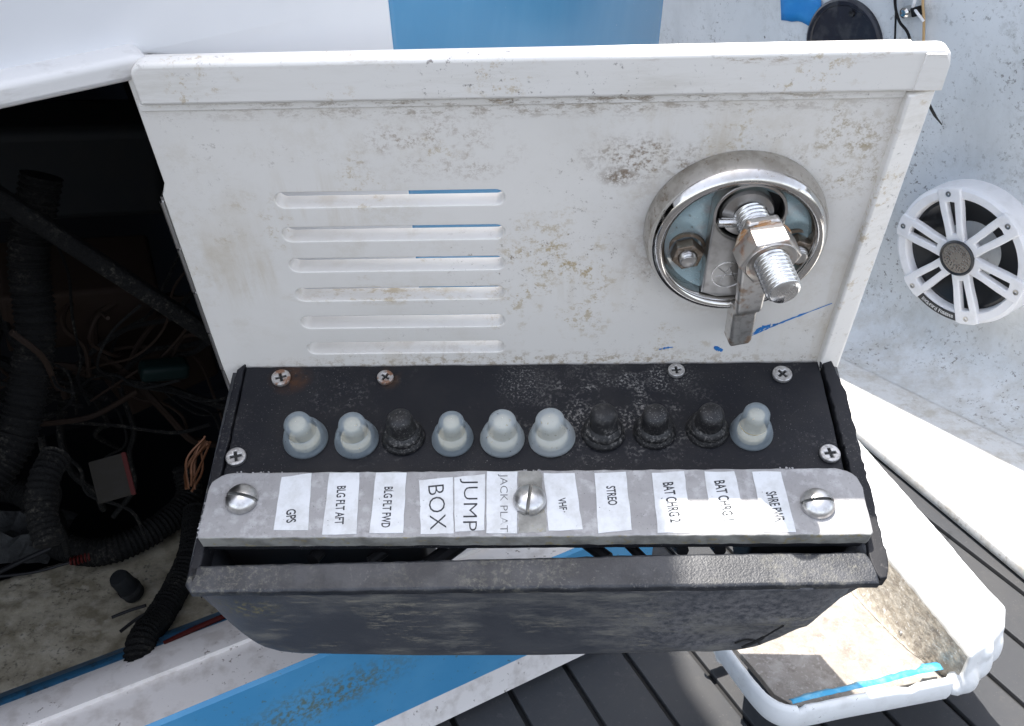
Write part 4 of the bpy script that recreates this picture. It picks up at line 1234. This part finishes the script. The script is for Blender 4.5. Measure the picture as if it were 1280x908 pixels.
# ------------------------------------------------------------------ clutter inside the dark locker
def corrugated(pts, r, n=14, pitch=0.0030, amp=0.07):
    P = smooth_path(pts, n)
    L = [0.0]
    for a, c in zip(P[:-1], P[1:]):
        L.append(L[-1] + (c - a).length)
    N = int(L[-1] / pitch * 4)
    out, rad = [], []
    j = 0
    for i in range(N + 1):
        s = L[-1] * i / N
        while j < len(L) - 2 and L[j + 1] < s:
            j += 1
        t = (s - L[j]) / max(1e-9, L[j + 1] - L[j])
        out.append(P[j].lerp(P[j + 1], t))
        rad.append(r * (1 + amp * math.cos(2 * PI * s / pitch)) * R.uniform(0.97, 1.03))
    return out, rad
def loom(pts, r, label, m='loom', **k):
    a, c = corrugated(pts, r, **k)
    return tag(MB().tube(a, c, 14).build('wire_loom', m, smooth=70), label, 'wire loom')
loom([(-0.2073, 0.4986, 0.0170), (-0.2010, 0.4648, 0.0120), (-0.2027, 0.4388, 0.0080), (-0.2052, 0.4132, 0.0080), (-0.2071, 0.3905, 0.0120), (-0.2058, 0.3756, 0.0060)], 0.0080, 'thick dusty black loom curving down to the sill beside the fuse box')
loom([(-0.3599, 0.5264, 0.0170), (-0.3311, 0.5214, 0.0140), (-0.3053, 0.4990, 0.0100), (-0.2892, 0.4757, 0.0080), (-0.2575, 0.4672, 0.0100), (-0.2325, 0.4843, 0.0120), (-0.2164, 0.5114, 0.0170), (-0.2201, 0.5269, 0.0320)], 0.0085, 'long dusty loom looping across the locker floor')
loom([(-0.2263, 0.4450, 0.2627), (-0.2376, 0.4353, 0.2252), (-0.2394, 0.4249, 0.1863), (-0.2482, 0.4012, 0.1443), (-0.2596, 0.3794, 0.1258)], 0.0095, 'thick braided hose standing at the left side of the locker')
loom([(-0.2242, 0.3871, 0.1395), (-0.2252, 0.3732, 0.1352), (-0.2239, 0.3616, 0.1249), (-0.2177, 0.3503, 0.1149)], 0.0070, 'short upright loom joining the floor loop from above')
b = MB().box((0, 0, 0), (0.17, 0.013, 0.008))
o = b.build('dusty_strut', 'loom', bevel=0.002)
pa, pb = Vector((-0.2285, 0.4028, 0.2693)), Vector((-0.1632, 0.4446, 0.1806))
o.location = (pa + pb) / 2
o.rotation_euler = (pb - pa).to_track_quat('X', 'Z').to_euler()
tag(o, 'dust-flecked black strut slanting across the back of the locker', 'strut')
def lump(name, P, s, rot, m, label, cat, bev=0.003):
    o = MB().box((0, 0, 0), s).build(name, m, bevel=bev)
    o.location = P
    o.rotation_euler = [math.radians(a) for a in rot]
    return tag(o, label, cat)
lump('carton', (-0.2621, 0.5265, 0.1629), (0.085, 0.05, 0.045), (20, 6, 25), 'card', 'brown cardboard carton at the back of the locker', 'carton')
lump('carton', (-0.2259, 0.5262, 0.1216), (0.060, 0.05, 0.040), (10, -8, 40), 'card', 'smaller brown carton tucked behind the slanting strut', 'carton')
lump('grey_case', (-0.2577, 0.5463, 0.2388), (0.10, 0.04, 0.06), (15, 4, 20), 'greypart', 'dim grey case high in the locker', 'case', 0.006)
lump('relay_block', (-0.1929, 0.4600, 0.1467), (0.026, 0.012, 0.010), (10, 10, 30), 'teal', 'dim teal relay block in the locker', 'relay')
# small instruction label with red edge
lab = MB().mesh(plate([rrect(-0.009, -0.011, 0.009, 0.011, 0.0006, 2)], -0.001, 0.001), 0)
lab.mesh(plate([rrect(0.0072, -0.0113, 0.0094, 0.0113, 0.0006, 2)], -0.0012, 0.0013), 1)
o = lab.build('printed_card', ['labelgrey', 'red'])
o.location = (-0.2050, 0.3979, 0.1180)
o.rotation_euler = (math.radians(50), math.radians(-6), math.radians(20))
tag(o, 'small faded printed card with a red edge inside the locker', 'card')
# red coil
pts = []
a, c = Vector((-0.2743, 0.4574, 0.0100)), Vector((-0.2621, 0.4618, 0.0120))
ax = (c - a)
u = ax.normalized().cross(Vector((0, 0, 1))).normalized()
w = u.cross(ax.normalized())
for k in range(121):
    t = k / 120
    an = 2 * PI * 6 * t
    pts.append(a + ax * t + (u * math.cos(an) + w * math.sin(an)) * 0.0024)
tag(MB().tube(pts, 0.0007, 6).build('red_coil', 'red'), 'small red coiled wire sleeve on the locker floor', 'coil')
wire('wire', [(-0.3243, 0.4503, 0.0040), (-0.2975, 0.4524, 0.0060), (-0.2743, 0.4574, 0.0100)], 0.0010, 'wire_black', 'thin dark wire leading to the red coil on the locker floor')
wire('wire', [(-0.3195, 0.4436, 0.0100), (-0.3046, 0.4596, 0.0100), (-0.2889, 0.4709, 0.0120), (-0.2798, 0.4771, 0.0140)], 0.0016, 'wire_black', 'straight dark cable lying across the rag in the locker')
wire('wire', [(-0.2339, 0.4140, 0.0060), (-0.2252, 0.4171, 0.0080), (-0.2143, 0.4175, 0.0120)], 0.0010, 'wire_black', 'upper of two short black wires coming out of the thick loom')
wire('wire', [(-0.2251, 0.4025, 0.0060), (-0.2188, 0.4094, 0.0080), (-0.2107, 0.4123, 0.0120)], 0.0010, 'wire_black', 'lower of two short black wires coming out of the thick loom')
wire('wire', [(-0.1950, 0.3894, 0.0100), (-0.1838, 0.3975, 0.0110), (-0.1623, 0.4117, 0.0120)], 0.0016, 'red', 'dull red wire lying along the sill trim beside the thick loom')
st = frame('pipe_stub', (-0.2311, 0.4404, -0.0000), (1, 0, 0), (0, 1, 0), (0, 0, 1))
tag(st, 'short grey pipe stub standing on the locker floor', 'pipe')
MB().lathe([(0.0065, 0), (0.0065, 0.006), (0.0060, 0.018), (0.0052, 0.020), (0.0001, 0.0205)], 20, 0, RX(18) @ RY(-12)).build('stub', 'greypart', st)
MB().lathe([(0.0068, 0.004), (0.0071, 0.006), (0.0068, 0.008)], 20, 0, RX(18) @ RY(-12)).build('pipe_ring', 'rag', st)
# copper strands
b = MB()
for k in range(9):
    dx = R.uniform(-.004, .004)
    p0, p1, p2 = Vector((-0.1488, 0.3551, 0.1440)), Vector((-0.1491, 0.3688, 0.1478)), Vector((-0.1470, 0.3785, 0.1548))
    j = lambda: Vector((R.uniform(-.003, .003), R.uniform(-.003, .003), R.uniform(-.002, .002)))
    b.tube(smooth_path([p0 + j(), p1 + j() * 1.5, p2 + j()], 6), 0.0006, 6)
tag(b.build('copper_strands', 'copper'), 'loose bunch of bare copper wire strands hanging beside the fuse box', 'wire')
# tangle of thin dark wires behind the looms
b = MB()
rt = random.Random(21)
tA, tB, tC = Vector((-0.2698, 0.4304, 0.1145)), Vector((-0.1887, 0.4756, 0.1336)), Vector((-0.2437, 0.4957, 0.1490))
for k in range(46):
    u, w = rt.random(), rt.random()
    p = tA.lerp(tB, u).lerp(tC, w * 0.8)
    pts = [p]
    d = Vector((rt.uniform(-1, 1), rt.uniform(-.3, .3), rt.uniform(-.7, .7))).normalized()
    for q in range(5):
        d = (d + Vector((rt.uniform(-.7, .7), rt.uniform(-.4, .4), rt.uniform(-.7, .7)))).normalized()
        pts.append(pts[-1] + d * rt.uniform(0.012, 0.026))
    b.tube(smooth_path(pts, 5), rt.choice([0.0008, 0.0011, 0.0016, 0.0022]), 6, rt.choice([0, 0, 0, 0, 1]))
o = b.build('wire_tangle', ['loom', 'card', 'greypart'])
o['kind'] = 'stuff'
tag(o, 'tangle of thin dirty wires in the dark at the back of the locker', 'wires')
# crumpled rag
b = MB()
vs, fs = [], []
for j in range(9):
    for i in range(13):
        x = -0.05 + 0.075 * i / 12
        y = -0.02 + 0.05 * j / 8
        z = 0.008 * abs(math.sin(i * 1.3 + j * 0.8)) + 0.006 * math.sin(j * 1.1) + R.uniform(0, .004)
        e = min(i, 12 - i, j, 8 - j)
        vs.append((x, y, max(0, z) * min(1, e / 2 + 0.15)))
for j in range(8):
    for i in range(12):
        k = j * 13 + i
        fs.append((k, k + 1, k + 14, k + 13))
o = b.add(vs, fs).build('rag', 'rag', smooth=0)
o.location = (-0.3202, 0.4867, 0.0000)
tag(o, 'crumpled grey rag at the left of the locker floor', 'rag')
